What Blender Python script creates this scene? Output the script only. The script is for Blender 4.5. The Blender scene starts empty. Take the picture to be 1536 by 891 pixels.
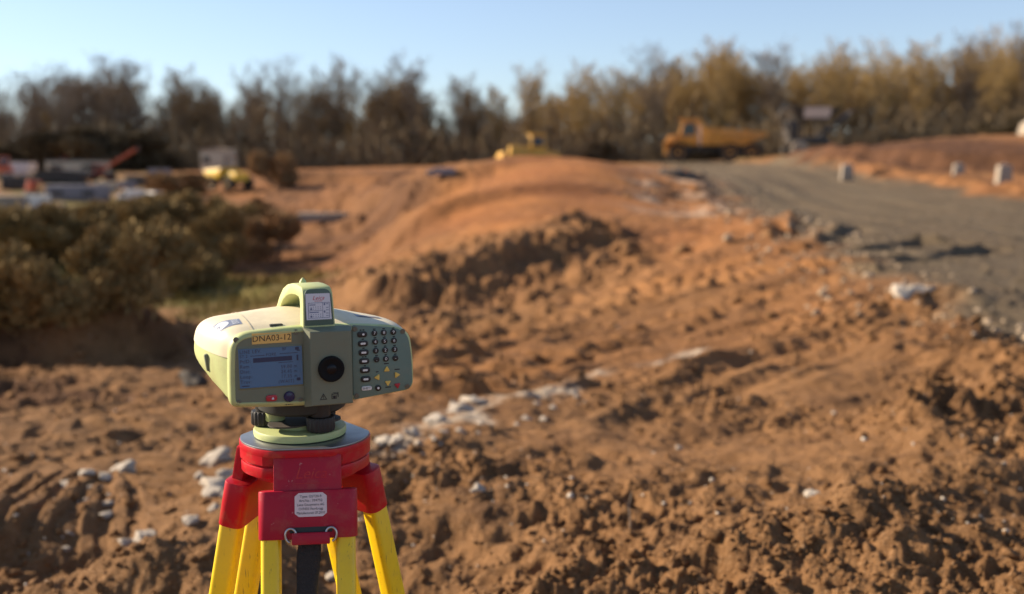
import bpy, bmesh, math, random
import numpy as np
from mathutils import Vector, Matrix

random.seed(7)
rng = np.random.default_rng(11)
scene = bpy.context.scene
COL = scene.collection
R = math.radians

# ------------------------------------------------------------------ camera
F = 1647.0                      # focal length in pixels of a 1536 px wide frame
PITCH = math.atan((445.5 - 237.0) / F)
CZ = 1.15                       # lens height above the datum
S = 0.72                        # metres of ground per unit of the survey table below
cam_d = bpy.data.cameras.new("camera")
cam = bpy.data.objects.new("camera", cam_d); COL.objects.link(cam)
cam.location = (0, 0, CZ)
cam.rotation_euler = (math.pi / 2 - PITCH, 0, 0)
cam_d.sensor_width = 36.0
cam_d.lens = 36.0 * F / 1536.0
cam_d.clip_start = 0.05
cam_d.clip_end = 6000
cam_d.dof.use_dof = True
cam_d.dof.focus_distance = 1.43
cam_d.dof.aperture_fstop = 3.15
cam_d.dof.aperture_blades = 7
scene.camera = cam


def ray(px, py):
    a = (px - 768.0) / F; b = (445.5 - py) / F
    y = math.cos(PITCH) + b * math.sin(PITCH)
    z = -math.sin(PITCH) + b * math.cos(PITCH)
    return a / y, z / y             # x per metre of y, z per metre of y


def pt(px, py, D):
    a, b = ray(px, py)
    return Vector((a * D, D, CZ + b * D))


# ------------------------------------------------------------------ light
SUN_AZ = Vector((-0.95, 0.31)).normalized()
SUN_EL = R(25)
world = bpy.data.worlds.new("World"); scene.world = world
world.use_nodes = True
nt = world.node_tree
sky = nt.nodes.new("ShaderNodeTexSky")
sky.sky_type = 'NISHITA'; sky.sun_disc = False
sky.sun_elevation = SUN_EL
sky.sun_rotation = math.atan2(SUN_AZ.x, SUN_AZ.y)
sky.air_density = 1.0; sky.dust_density = 0.0; sky.ozone_density = 3.5
bg = nt.nodes["Background"]
tint = nt.nodes.new('ShaderNodeMix'); tint.data_type = 'RGBA'; tint.blend_type = 'MULTIPLY'; tint.inputs[0].default_value = 1.0
tint.inputs[7].default_value = (0.90, 0.95, 1.06, 1)
hs = nt.nodes.new('ShaderNodeHueSaturation'); hs.inputs['Saturation'].default_value = 0.70
nt.links.new(sky.outputs[0], hs.inputs['Color']); nt.links.new(hs.outputs[0], tint.inputs[6]); nt.links.new(tint.outputs[2], bg.inputs[0])
bg.inputs[1].default_value = 0.074
sd = bpy.data.lights.new("sun", 'SUN'); sd.energy = 5.0; sd.angle = R(0.53); sd.color = (1.0, 0.84, 0.64)
so = bpy.data.objects.new("sun", sd); COL.objects.link(so)
sv = Vector((SUN_AZ.x * math.cos(SUN_EL), SUN_AZ.y * math.cos(SUN_EL), math.sin(SUN_EL)))
so.rotation_euler = sv.to_track_quat('Z', 'Y').to_euler()
so.location = sv * 50
scene.view_settings.view_transform = 'Standard'
scene.view_settings.look = 'None'
scene.view_settings.exposure = 1.05
scene.view_settings.gamma = 1.0
scene.cycles.max_bounces = 5
scene.cycles.diffuse_bounces = 3
scene.cycles.use_denoising = True


# ------------------------------------------------------------------ materials
def mat(name, color, rough=0.6, metal=0.0, spec=0.5, noise=None, bump=None, coat=0.0, dust=None, wear=None):
    """noise = (scale, darker factor, amount): mottling of the surface's own colour; bump = (scale, strength, distance)"""
    m = bpy.data.materials.new(name); m.use_nodes = True
    n = m.node_tree.nodes; l = m.node_tree.links
    b = n["Principled BSDF"]
    b.inputs["Base Color"].default_value = (*color, 1)
    b.inputs["Roughness"].default_value = rough
    b.inputs["Metallic"].default_value = metal
    b.inputs["Specular IOR Level"].default_value = spec
    if coat: b.inputs["Coat Weight"].default_value = coat
    tc = n.new("ShaderNodeTexCoord")
    if noise:
        t = n.new("ShaderNodeTexNoise"); t.inputs["Scale"].default_value = noise[0]; t.inputs["Detail"].default_value = 6
        t.inputs["Roughness"].default_value = 0.65
        l.new(tc.outputs["Object"], t.inputs["Vector"])
        r = n.new("ShaderNodeMapRange"); r.inputs[1].default_value = 0.35; r.inputs[2].default_value = 0.7
        l.new(t.outputs[0], r.inputs[0])
        mx = n.new("ShaderNodeMix"); mx.data_type = 'RGBA'
        mx.inputs[6].default_value = (*color, 1)
        mx.inputs[7].default_value = (*[c * f for c, f in zip(color, noise[1] if hasattr(noise[1], '__len__') else (noise[1],) * 3)], 1)
        ml = n.new("ShaderNodeMath"); ml.operation = 'MULTIPLY'; ml.inputs[1].default_value = noise[2]
        l.new(r.outputs[0], ml.inputs[0]); l.new(ml.outputs[0], mx.inputs[0])
        l.new(mx.outputs[2], b.inputs["Base Color"])
        rr = n.new("ShaderNodeMapRange"); rr.inputs[3].default_value = rough * 0.85; rr.inputs[4].default_value = min(1, rough * 1.25)
        l.new(t.outputs[0], rr.inputs[0]); l.new(rr.outputs[0], b.inputs["Roughness"])
    def over(scale, detail, lo, hi, col, amt, stretch=None):
        src = b.inputs["Base Color"].links[0].from_socket if b.inputs["Base Color"].links else None
        t = n.new("ShaderNodeTexNoise"); t.inputs["Scale"].default_value = scale; t.inputs["Detail"].default_value = detail; t.inputs["Roughness"].default_value = 0.7
        if stretch:
            mp = n.new("ShaderNodeMapping"); mp.inputs["Scale"].default_value = stretch; l.new(tc.outputs["Object"], mp.inputs["Vector"]); l.new(mp.outputs[0], t.inputs["Vector"])
        else: l.new(tc.outputs["Object"], t.inputs["Vector"])
        r = n.new("ShaderNodeMapRange"); r.inputs[1].default_value = lo; r.inputs[2].default_value = hi; r.inputs[4].default_value = amt; l.new(t.outputs[0], r.inputs[0])
        mx = n.new("ShaderNodeMix"); mx.data_type = 'RGBA'; l.new(r.outputs[0], mx.inputs[0])
        if src: l.new(src, mx.inputs[6])
        else: mx.inputs[6].default_value = (*color, 1)
        mx.inputs[7].default_value = (*col, 1); l.new(mx.outputs[2], b.inputs["Base Color"])
    if dust: over(dust[0], 8, 0.50, 0.78, (0.33, 0.20, 0.105), dust[1])
    if wear: over(wear[0], 3, wear[2], wear[2] + 0.05, wear[1], 0.75, wear[3] if len(wear) > 3 else None)
    if bump:
        t2 = n.new("ShaderNodeTexNoise"); t2.inputs["Scale"].default_value = bump[0]; t2.inputs["Detail"].default_value = 4
        l.new(tc.outputs["Object"], t2.inputs["Vector"])
        bp = n.new("ShaderNodeBump"); bp.inputs["Strength"].default_value = bump[1]; bp.inputs["Distance"].default_value = bump[2]
        l.new(t2.outputs[0], bp.inputs["Height"]); l.new(bp.outputs[0], b.inputs["Normal"])
    return m


def ground_mat(name, kind):
    m = bpy.data.materials.new(name); m.use_nodes = True
    n = m.node_tree.nodes; l = m.node_tree.links
    b = n["Principled BSDF"]; b.inputs["Roughness"].default_value = 0.95; b.inputs["Specular IOR Level"].default_value = 0.15
    tc = n.new("ShaderNodeTexCoord")

    def noise(scale, detail=6, rough=0.6):
        t = n.new("ShaderNodeTexNoise"); t.inputs["Scale"].default_value = scale; t.inputs["Detail"].default_value = detail
        t.inputs["Roughness"].default_value = rough
        l.new(tc.outputs["Object"], t.inputs["Vector"]); return t.outputs[0]

    def ramp(src, a, c):
        r = n.new("ShaderNodeMapRange"); r.inputs[1].default_value = a; r.inputs[2].default_value = c
        l.new(src, r.inputs[0]); return r.outputs[0]

    def mix(fac, A, B):
        x = n.new("ShaderNodeMix"); x.data_type = 'RGBA'
        l.new(fac, x.inputs[0])
        for sck, v in ((6, A), (7, B)):
            if isinstance(v, tuple): x.inputs[sck].default_value = (*v, 1)
            else: l.new(v, x.inputs[sck])
        return x.outputs[2]
    at = n.new("ShaderNodeAttribute"); at.attribute_name = "ground"
    sp = n.new("ShaderNodeSeparateColor"); l.new(at.outputs["Color"], sp.inputs[0])
    soil = mix(ramp(noise(1.3), 0.35, 0.65), (0.240, 0.126, 0.054), (0.160, 0.083, 0.035))
    soil = mix(ramp(noise(11), 0.45, 0.75), soil, (0.29, 0.155, 0.068))
    soil = mix(ramp(noise(60, 3), 0.62, 0.75), soil, (0.34, 0.21, 0.11))
    soil = mix(ramp(noise(3.3, 8, 0.7), 0.54, 0.66), soil, (0.125, 0.066, 0.031))
    soil = mix(ramp(noise(170, 2), 0.60, 0.72), soil, (0.36, 0.235, 0.13))
    soil = mix(ramp(noise(120, 2), 0.60, 0.74), soil, (0.085, 0.045, 0.022))
    orange = mix(ramp(noise(0.35), 0.4, 0.62), (0.375, 0.155, 0.050), (0.24, 0.092, 0.032))
    soil = mix(sp.outputs[0], soil, orange)
    chalk = mix(ramp(noise(30), 0.4, 0.7), (0.58, 0.50, 0.40), (0.33, 0.24, 0.15))
    soil = mix(sp.outputs[1], soil, chalk)
    grass = mix(ramp(noise(2.0), 0.35, 0.65), (0.12, 0.115, 0.032), (0.19, 0.135, 0.055))
    soil = mix(sp.outputs[2], soil, grass)
    grav = mix(ramp(noise(0.5), 0.35, 0.65), (0.088, 0.063, 0.038), (0.125, 0.090, 0.055))
    grav = mix(ramp(noise(45, 3), 0.5, 0.7), grav, (0.185, 0.142, 0.094))
    mp = n.new("ShaderNodeMapping"); mp.inputs["Rotation"].default_value = (0, 0, R(7)); mp.inputs["Scale"].default_value = (1.3, 0.05, 1)
    l.new(tc.outputs["Object"], mp.inputs["Vector"]); ts = n.new("ShaderNodeTexNoise"); ts.inputs["Scale"].default_value = 1.6; ts.inputs["Detail"].default_value = 5
    l.new(mp.outputs[0], ts.inputs["Vector"]); grav = mix(ramp(ts.outputs[0], 0.45, 0.68), grav, (0.150, 0.113, 0.070))
    a2 = n.new("ShaderNodeAttribute"); a2.attribute_name = "soil_and_shade"  # darker soil tones, plus painted shade on the left bank and scarp
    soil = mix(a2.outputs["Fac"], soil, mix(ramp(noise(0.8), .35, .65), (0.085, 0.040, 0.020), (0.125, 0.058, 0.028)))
    soil = mix(at.outputs["Alpha"], soil, grav)
    l.new(soil, b.inputs["Base Color"])
    bp = n.new("ShaderNodeBump"); bp.inputs["Strength"].default_value = 0.9; bp.inputs["Distance"].default_value = 0.014
    l.new(noise(85, 5, 0.7), bp.inputs["Height"]); l.new(bp.outputs[0], b.inputs["Normal"])
    return m


M = {}
M['soil'] = ground_mat("bare_soil", 0)
M['green'] = mat("pale_green_plastic", (0.47, 0.52, 0.225), 0.5, noise=(120, 0.9, 0.5), bump=(900, 0.08, 0.0006), dust=(38, 0.35), wear=(220, (0.25, 0.24, 0.14), 0.72))
M['panel'] = mat("green_panel", (0.160, 0.182, 0.122), 0.55, noise=(60, 0.88, 0.5), bump=(1100, 0.06, 0.0005), dust=(30, 0.16))  # same green plastic as the shell, front's shade put into the darker colour
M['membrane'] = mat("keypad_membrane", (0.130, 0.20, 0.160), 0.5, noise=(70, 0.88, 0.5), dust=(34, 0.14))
M['cream'] = mat("cream_plastic", (0.70, 0.62, 0.43), 0.5, noise=(45, 0.9, 0.6), bump=(900, 0.08, 0.0006), dust=(26, 0.28), wear=(160, (0.40, 0.30, 0.17), 0.71))
M['black'] = mat("black_plastic", (0.012, 0.012, 0.012), 0.45)
M['eyecup'] = mat('eyecup_rubber', (0.006, 0.006, 0.006), 0.75, spec=0.2)
M['rubber'] = mat('black_rubber', (0.016, 0.015, 0.014), 0.55)
M['lens'] = mat('dark_lens', (0.006, 0.006, 0.008), 0.3, spec=0.25)
M['dark'] = mat("dark_recess", (0.03, 0.032, 0.028), 0.7)
M['lcd'] = mat("lcd_glass", (0.075, 0.185, 0.315), 0.16, spec=0.6)
M['lcdink'] = mat("lcd_segments", (0.02, 0.035, 0.085), 0.4)
M['tape'] = mat("label_tape", (0.76, 0.48, 0.13), 0.5, noise=(90, 0.9, 0.5))
M['ink'] = mat("black_ink", (0.012, 0.011, 0.012), 0.6)
M['white'] = mat("white_print", (0.75, 0.75, 0.72), 0.5)
M['sticker'] = mat("white_sticker", (0.62, 0.66, 0.72), 0.45)
M['redink'] = mat("red_ink", (0.5, 0.03, 0.05), 0.5)
M['blueink'] = mat("blue_print", (0.11, 0.16, 0.28), 0.5)
M['greyblue'] = mat("grey_blue_print", (0.20, 0.23, 0.31), 0.5)
M['keyyellow'] = mat("yellow_key", (0.72, 0.50, 0.10), 0.5)
M['keyred'] = mat("red_key", (0.42, 0.02, 0.035), 0.4)
M['keyblue'] = mat("blue_lens", (0.012, 0.016, 0.07), 0.25)
M['steel'] = mat("steel", (0.55, 0.54, 0.52), 0.35, 1.0, noise=(40, 0.7, 0.6))
M['screw'] = mat("screw_metal", (0.16, 0.17, 0.14), 0.35, 0.6)
M['alloy'] = mat("worn_alloy_plate", (0.30, 0.31, 0.32), 0.38, 0.85, noise=(25, 0.65, 0.7))
M['red'] = mat("red_painted_casting", (0.50, 0.006, 0.016), 0.36, spec=0.3, noise=(22, (0.75, 1.6, 1.4), 0.6), bump=(300, 0.10, 0.0006), dust=(34, 0.45), wear=(150, (0.13, 0.045, 0.04), 0.665))
M['reddark'] = mat("red_hinge_plate", (0.42, 0.006, 0.024), 0.42, spec=0.3, noise=(18, (0.72, 1.3, 1.3), 0.7), bump=(350, 0.10, 0.0006), dust=(30, 0.32), wear=(140, (0.50, 0.20, 0.18), 0.675))
M['yellow'] = mat("yellow_lacquer", (0.88, 0.60, 0.006), 0.35, noise=(26, (0.90, 0.84, 1.0), 0.6), bump=(60, 0.05, 0.002), dust=(22, 0.35), wear=(60, (0.20, 0.11, 0.03), 0.645, (6, 6, 0.5)))
M['label'] = mat("tripod_sticker", (0.72, 0.60, 0.58), 0.55, noise=(60, 0.9, 0.4))
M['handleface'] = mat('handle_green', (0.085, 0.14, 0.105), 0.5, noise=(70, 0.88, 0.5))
M['strap'] = mat("black_webbing", (0.016, 0.015, 0.014), 0.9, noise=(500, (3.5, 3.3, 3), 0.6), bump=(600, 0.8, 0.003))
M['chalk'] = mat("chalk_stone", (0.56, 0.50, 0.42), 0.9, noise=(9, (0.62, 0.52, 0.42), 0.9), bump=(40, 0.6, 0.01))
M['tanstone'] = mat('tan_stone', (0.36, 0.27, 0.18), 0.95, noise=(3, (0.55, 0.5, 0.45), 0.9))
M['brightyellow'] = mat('bright_yellow_paint', (0.82, 0.50, 0.04), 0.45, noise=(1.5, 0.8, 0.6))
M['machine'] = mat("yellow_machine_paint", (0.68, 0.30, 0.045), 0.45, noise=(1.5, (0.6, 0.55, 0.6), 0.7), dust=(1.2, 0.7))
M['lemon'] = mat("lemon_machine_paint", (0.68, 0.37, 0.05), 0.45, noise=(1.5, (0.6, 0.6, 0.6), 0.7), dust=(1.2, 0.6))
M['orange'] = mat("orange_machine_paint", (0.55, 0.10, 0.035), 0.45, noise=(1.5, 0.6, 0.6), dust=(1.2, 0.5))
M['tyre'] = mat("dusty_tyre", (0.035, 0.03, 0.025), 0.9, noise=(4, (2.2, 1.7, 1.3), 0.6))
M['glass'] = mat("cab_glass", (0.03, 0.035, 0.04), 0.08)
M['darksteel'] = mat("dark_steel", (0.035, 0.032, 0.03), 0.6, noise=(3, (2.5, 1.8, 1.2), 0.5))
M['palesteel'] = mat("pale_panel", (0.62, 0.53, 0.50), 0.5, noise=(2, 0.8, 0.6))
M['whitepaint'] = mat("dirty_white_paint", (0.74, 0.70, 0.64), 0.45, noise=(1.5, (0.75, 0.68, 0.6), 0.7))
M['cabin'] = mat("cream_cabin_sheet", (0.50, 0.43, 0.31), 0.6, noise=(1.0, 0.85, 0.6))
M['bluegrey'] = mat("blue_grey_sheet", (0.24, 0.22, 0.235), 0.6, noise=(1.0, 0.7, 0.6))
M['concrete'] = mat("grey_concrete", (0.33, 0.275, 0.215), 0.9, noise=(2.5, (0.75, 0.68, 0.6), 0.8), bump=(30, 0.4, 0.01))
M['bark'] = mat("bark", (0.14, 0.105, 0.072), 0.95, noise=(3, 0.55, 0.8))
M['barkpale'] = mat("olive_bark", (0.26, 0.20, 0.12), 0.95, noise=(3, 0.6, 0.8))
M['twig'] = mat("brown_twigs", (0.215, 0.155, 0.090), 0.95, spec=0.1)
M['twigolive'] = mat("olive_twigs", (0.36, 0.245, 0.10), 0.95, spec=0.1)
M['twiggrey'] = mat("grey_twigs", (0.23, 0.182, 0.138), 0.95, spec=0.1)
M['scrub'] = mat("scrub_leaves", (0.285, 0.190, 0.080), 0.95, spec=0.1, noise=(0.8, (0.65, 0.75, 0.7), 0.8))
M['scrubred'] = mat("red_brown_scrub", (0.33, 0.205, 0.10), 0.95, spec=0.1, noise=(0.8, 0.65, 0.8))
M['evergreen'] = mat("evergreen_leaves", (0.13, 0.098, 0.056), 0.9, spec=0.15, noise=(0.8, 0.6, 0.8))
M['grass'] = mat("grass_blades", (0.17, 0.145, 0.045), 0.9, spec=0.1, noise=(1.2, (1.3, 0.9, 0.9), 0.8))


# ------------------------------------------------------------------ object helpers
def tag(o, label=None, cat=None, group=None, kind=None):
    if label: o['label'] = label
    if cat: o['category'] = cat
    if group: o['group'] = group
    if kind: o['kind'] = kind
    return o


def link_mesh(name, me, mats, parent=None):
    o = bpy.data.objects.new(name, me); COL.objects.link(o)
    if mats is not None:
        for mm in (mats if isinstance(mats, (list, tuple)) else [mats]): me.materials.append(mm)
    if parent is not None: o.parent = parent
    return o


def obj(name, bm, m, parent=None, smooth=None):
    me = bpy.data.meshes.new(name); bm.to_mesh(me); bm.free()
    if smooth is not None:
        me.polygons.foreach_set("use_smooth", [True] * len(me.polygons))
        me.update()
        try: me.set_sharp_from_angle(angle=R(smooth))
        except Exception: pass
    return link_mesh(name, me, m, parent)


def empty(name, loc, rz=0.0):
    o = bpy.data.objects.new(name, None); COL.objects.link(o)
    o.location = loc; o.rotation_euler = (0, 0, rz); o.empty_display_size = 0.1
    return o


def copy_tree(o, parent=None):
    c = o.copy(); COL.objects.link(c); c.parent = parent
    for ch in o.children: copy_tree(ch, c)
    return c


def add_box(bm, c, s, bevel=0.0, rot=None, seg=2, taper=None):
    """box with centre c, size s; taper = (x, y) scale of the top face"""
    r = bmesh.ops.create_cube(bm, size=1.0)
    vs = r['verts']
    for v in vs:
        v.co = Vector((v.co.x * s[0], v.co.y * s[1], v.co.z * s[2]))
        if taper and v.co.z > 0: v.co.x *= taper[0]; v.co.y *= taper[1]
    if bevel:
        es = list({e for v in vs for e in v.link_edges})
        b = bmesh.ops.bevel(bm, geom=es, offset=bevel, segments=seg, affect='EDGES', profile=0.5)
        vs = list({v for f in b['faces'] for v in f.verts} | {v for v in vs if v.is_valid})
    mt = Matrix.Translation(Vector(c)) @ (rot.to_4x4() if rot is not None else Matrix.Identity(4))
    bmesh.ops.transform(bm, matrix=mt, verts=vs)
    return vs


def basis(axis):
    a = Vector(axis).normalized()
    u = a.cross(Vector((0, 0, 1)) if abs(a.z) < 0.9 else Vector((1, 0, 0))).normalized()
    return u, a.cross(u).normalized(), a


def add_lathe(bm, base, axis, prof, seg=32, bumpy=None):
    """prof = [(r, h), ...] along axis from base; closed at both ends"""
    u, v, a = basis(axis); base = Vector(base)
    rings = []
    for r, h in prof:
        ring = []
        for k in range(seg):
            t = 2 * math.pi * k / seg
            rr = r * (bumpy(k) if bumpy else 1.0)
            ring.append(bm.verts.new(base + a * h + (u * math.cos(t) + v * math.sin(t)) * rr))
        rings.append(ring)
    for i in range(len(rings) - 1):
        for k in range(seg):
            bm.faces.new((rings[i][k], rings[i][(k + 1) % seg], rings[i + 1][(k + 1) % seg], rings[i + 1][k]))
    bm.faces.new(rings[0][::-1]); bm.faces.new(rings[-1])
    return rings


def add_tube(bm, pts, r, seg=8, cap=True):
    rings = []
    n = len(pts); pts = [Vector(p) for p in pts]
    rs = r if hasattr(r, '__len__') else [r] * n
    u = None
    for i, p in enumerate(pts):
        d = (pts[min(i + 1, n - 1)] - pts[max(i - 1, 0)]).normalized()
        if u is None: u = basis(d)[0]
        else: u = (u - d * u.dot(d)).normalized()
        v = d.cross(u)
        rings.append([bm.verts.new(p + (u * math.cos(2 * math.pi * k / seg) + v * math.sin(2 * math.pi * k / seg)) * rs[i]) for k in range(seg)])
    for i in range(n - 1):
        for k in range(seg):
            bm.faces.new((rings[i][k], rings[i][(k + 1) % seg], rings[i + 1][(k + 1) % seg], rings[i + 1][k]))
    if cap:
        bm.faces.new(rings[0][::-1]); bm.faces.new(rings[-1])


def loft(bm, rings, cap0=True, cap1=True):
    vr = [[bm.verts.new(Vector(p)) for p in r] for r in rings]
    n = len(vr[0])
    for i in range(len(vr) - 1):
        for k in range(n):
            bm.faces.new((vr[i][k], vr[i][(k + 1) % n], vr[i + 1][(k + 1) % n], vr[i + 1][k]))
    if cap0: bm.faces.new(vr[0][::-1])
    if cap1: bm.faces.new(vr[-1])
    return vr


def rounded(corners, cuts, seg=8):
    """polygon with every corner replaced by a quadratic curve that starts 'cut' before it"""
    out = []; n = len(corners)
    for i in range(n):
        p = Vector(corners[i]); a = Vector(corners[i - 1]); b = Vector(corners[(i + 1) % n])
        ca = min(cuts[i], (a - p).length * 0.48); cb = min(cuts[i], (b - p).length * 0.48)
        p0 = p + (a - p).normalized() * ca; p2 = p + (b - p).normalized() * cb
        for k in range(seg + 1):
            t = k / seg
            out.append(p0 * (1 - t) ** 2 + p * 2 * t * (1 - t) + p2 * t * t)
    return out


def add_prism(bm, outline, to3d, h0, h1, bevel=0.0):
    """outline of 2D points extruded between h0 and h1; to3d(a, b, h) maps to space; bevel shrinks both rims"""
    n = len(outline)
    c = sum((Vector(p) for p in outline), Vector((0, 0))) / n

    def inset(d):
        res = []
        for i in range(n):
            p = Vector(outline[i]); a = Vector(outline[i - 1]); b = Vector(outline[(i + 1) % n])
            e = (b - a)
            nn = Vector((-e.y, e.x)).normalized() if e.length > 1e-9 else Vector((0, 0))
            if nn.dot(c - p) < 0 and False: nn = -nn
            res.append(p + nn * d * sgn)
        return res
    area = sum(outline[i - 1][0] * outline[i][1] - outline[i][0] * outline[i - 1][1] for i in range(n))
    sgn = 1 if area > 0 else -1
    if bevel:
        s = 1 if h1 > h0 else -1
        rings = [(inset(bevel), h0), (inset(bevel * 0.3), h0 + s * bevel * 0.3), (inset(0), h0 + s * bevel),
                 (inset(0), h1 - s * bevel), (inset(bevel * 0.3), h1 - s * bevel * 0.3), (inset(bevel), h1)]
    else:
        rings = [(outline, h0), (outline, h1)]
    loft(bm, [[to3d(p[0], p[1], h) for p in r] for r, h in rings])


_dg = None


def text_verts(s, size, shear=0.0, align='CENTER', space=1.0):
    """flat letter shapes of a string as (verts Nx3, faces)"""
    cu = bpy.data.curves.new("lettering", 'FONT'); cu.body = s; cu.size = size; cu.align_x = align; cu.align_y = 'CENTER'
    cu.shear = shear; cu.resolution_u = 3; cu.space_character = space
    o = bpy.data.objects.new("lettering", cu); COL.objects.link(o)
    dg = bpy.context.evaluated_depsgraph_get()
    me = bpy.data.meshes.new_from_object(o.evaluated_get(dg))
    vs = [v.co.copy() for v in me.vertices]; fs = [tuple(p.vertices) for p in me.polygons]
    bpy.data.objects.remove(o); bpy.data.curves.remove(cu); bpy.data.meshes.remove(me)
    return vs, fs


def add_text(bm, s, size, place, **kw):
    """place(x, y) -> 3D point"""
    vs, fs = text_verts(s, size, **kw)
    bv = [bm.verts.new(place(v.x, v.y)) for v in vs]
    for f in fs:
        try: bm.faces.new([bv[i] for i in f])
        except ValueError: pass


def add_rect(bm, place, x0, y0, x1, y1):
    bm.faces.new([bm.verts.new(place(x, y)) for x, y in ((x0, y0), (x1, y0), (x1, y1), (x0, y1))])


# ------------------------------------------------------------------ noise
_tab = np.random.default_rng(4242)
_PERM = _tab.permutation(4096).astype(np.int32); _PERM = np.concatenate([_PERM, _PERM])
_UNI = _tab.uniform(0, 1, 4096)
_GX = np.cos(_UNI * 2 * np.pi); _GY = np.sin(_UNI * 2 * np.pi)


def _cell(ix, iy, seed):
    return _PERM[(_PERM[(ix + seed * 131) & 4095] + iy) & 4095]


def _hash(ix, iy, seed):
    return _UNI[_cell(ix, iy, seed)]


def vnoise(x, y, seed=0):
    fx0 = np.floor(x); fy0 = np.floor(y); fx = x - fx0; fy = y - fy0
    ix = fx0.astype(np.int32); iy = fy0.astype(np.int32)
    ux = fx * fx * fx * (fx * (fx * 6 - 15) + 10); uy = fy * fy * fy * (fy * (fy * 6 - 15) + 10)
    a = _PERM[(ix + seed * 131) & 4095]; b = _PERM[(ix + 1 + seed * 131) & 4095]
    k = _PERM[(a + iy) & 4095]; n00 = _GX[k] * fx + _GY[k] * fy
    k = _PERM[(b + iy) & 4095]; n10 = _GX[k] * (fx - 1) + _GY[k] * fy
    k = _PERM[(a + iy + 1) & 4095]; n01 = _GX[k] * fx + _GY[k] * (fy - 1)
    k = _PERM[(b + iy + 1) & 4095]; n11 = _GX[k] * (fx - 1) + _GY[k] * (fy - 1)
    p = n00 + ux * (n10 - n00); q = n01 + ux * (n11 - n01)
    return (p + uy * (q - p)) * 1.5


def fbm(x, y, octs=4, seed=0, gain=0.5):
    a = 1.0; t = 0
    for o in range(octs):
        t = t + a * vnoise(x * 2 ** o + 17.3 * o, y * 2 ** o - 9.1 * o, seed + o); a *= gain
    return t


def lumps(x, y, cell, seed, fill=0.7):
    """clod heights: randomly sized, angular domes scattered one per cell"""
    q = 1.0 / cell
    wx = x * q + 0.28 * vnoise(x * q * 1.7, y * q * 1.7, seed + 50) + 0.13 * vnoise(x * q * 4.5, y * q * 4.5, seed + 52)
    wy = y * q + 0.28 * vnoise(x * q * 1.7 + 40, y * q * 1.7, seed + 51) + 0.13 * vnoise(x * q * 4.5 + 40, y * q * 4.5, seed + 53)
    ix = np.floor(wx).astype(np.int32); iy = np.floor(wy).astype(np.int32)
    best = np.zeros_like(x)
    for a in (-1, 0, 1):
        for b in (-1, 0, 1):
            cx = ix + a; cy = iy + b
            px = cx + 0.15 + 0.7 * _hash(cx, cy, seed); py = cy + 0.15 + 0.7 * _hash(cx, cy, seed + 1)
            rr = 0.22 + 0.5 * _hash(cx, cy, seed + 2) ** 2
            on = _hash(cx, cy, seed + 3) < fill
            an = _hash(cx, cy, seed + 4) * 6.28
            dx = wx - px; dy = wy - py
            ex = dx * np.cos(an) + dy * np.sin(an); ey = -dx * np.sin(an) + dy * np.cos(an)
            d2 = (ex * ex + (ey * 1.45) ** 2) / (rr * rr)
            t1 = 1.1 * (_hash(cx, cy, seed + 6) - .5); t2 = 1.1 * (_hash(cx, cy, seed + 7) - .5)
            dome = np.clip(1.9 * (1 - np.sqrt(d2)), 0, 1); dome = dome * (1.35 - .35 * dome)
            h = np.where(on, np.clip(rr * dome * (0.55 + 0.5 * _hash(cx, cy, seed + 5)) * (1 + (t1 * ex + t2 * ey) / rr), 0, None), 0)
            best = np.maximum(best, h)
    return best * cell


def billow(x, y, octs=5, seed=0, gain=0.55):
    a = 1.0; t = 0
    for o in range(octs):
        t = t + a * np.abs(vnoise(x * 2 ** o + 31.7 * o, y * 2 ** o + 12.9 * o, seed + o)); a *= gain
    return t


def only(mask, fn, x, y, *more):
    out = np.zeros_like(x); k = np.nonzero(mask)
    if len(k[0]): out[k] = fn(x[k], y[k], *[m[k] for m in more])
    return out


def sstep(a, b, x):
    t = np.clip((x - a) / (b - a), 0, 1)
    return t * t * (3 - 2 * t)


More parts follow.
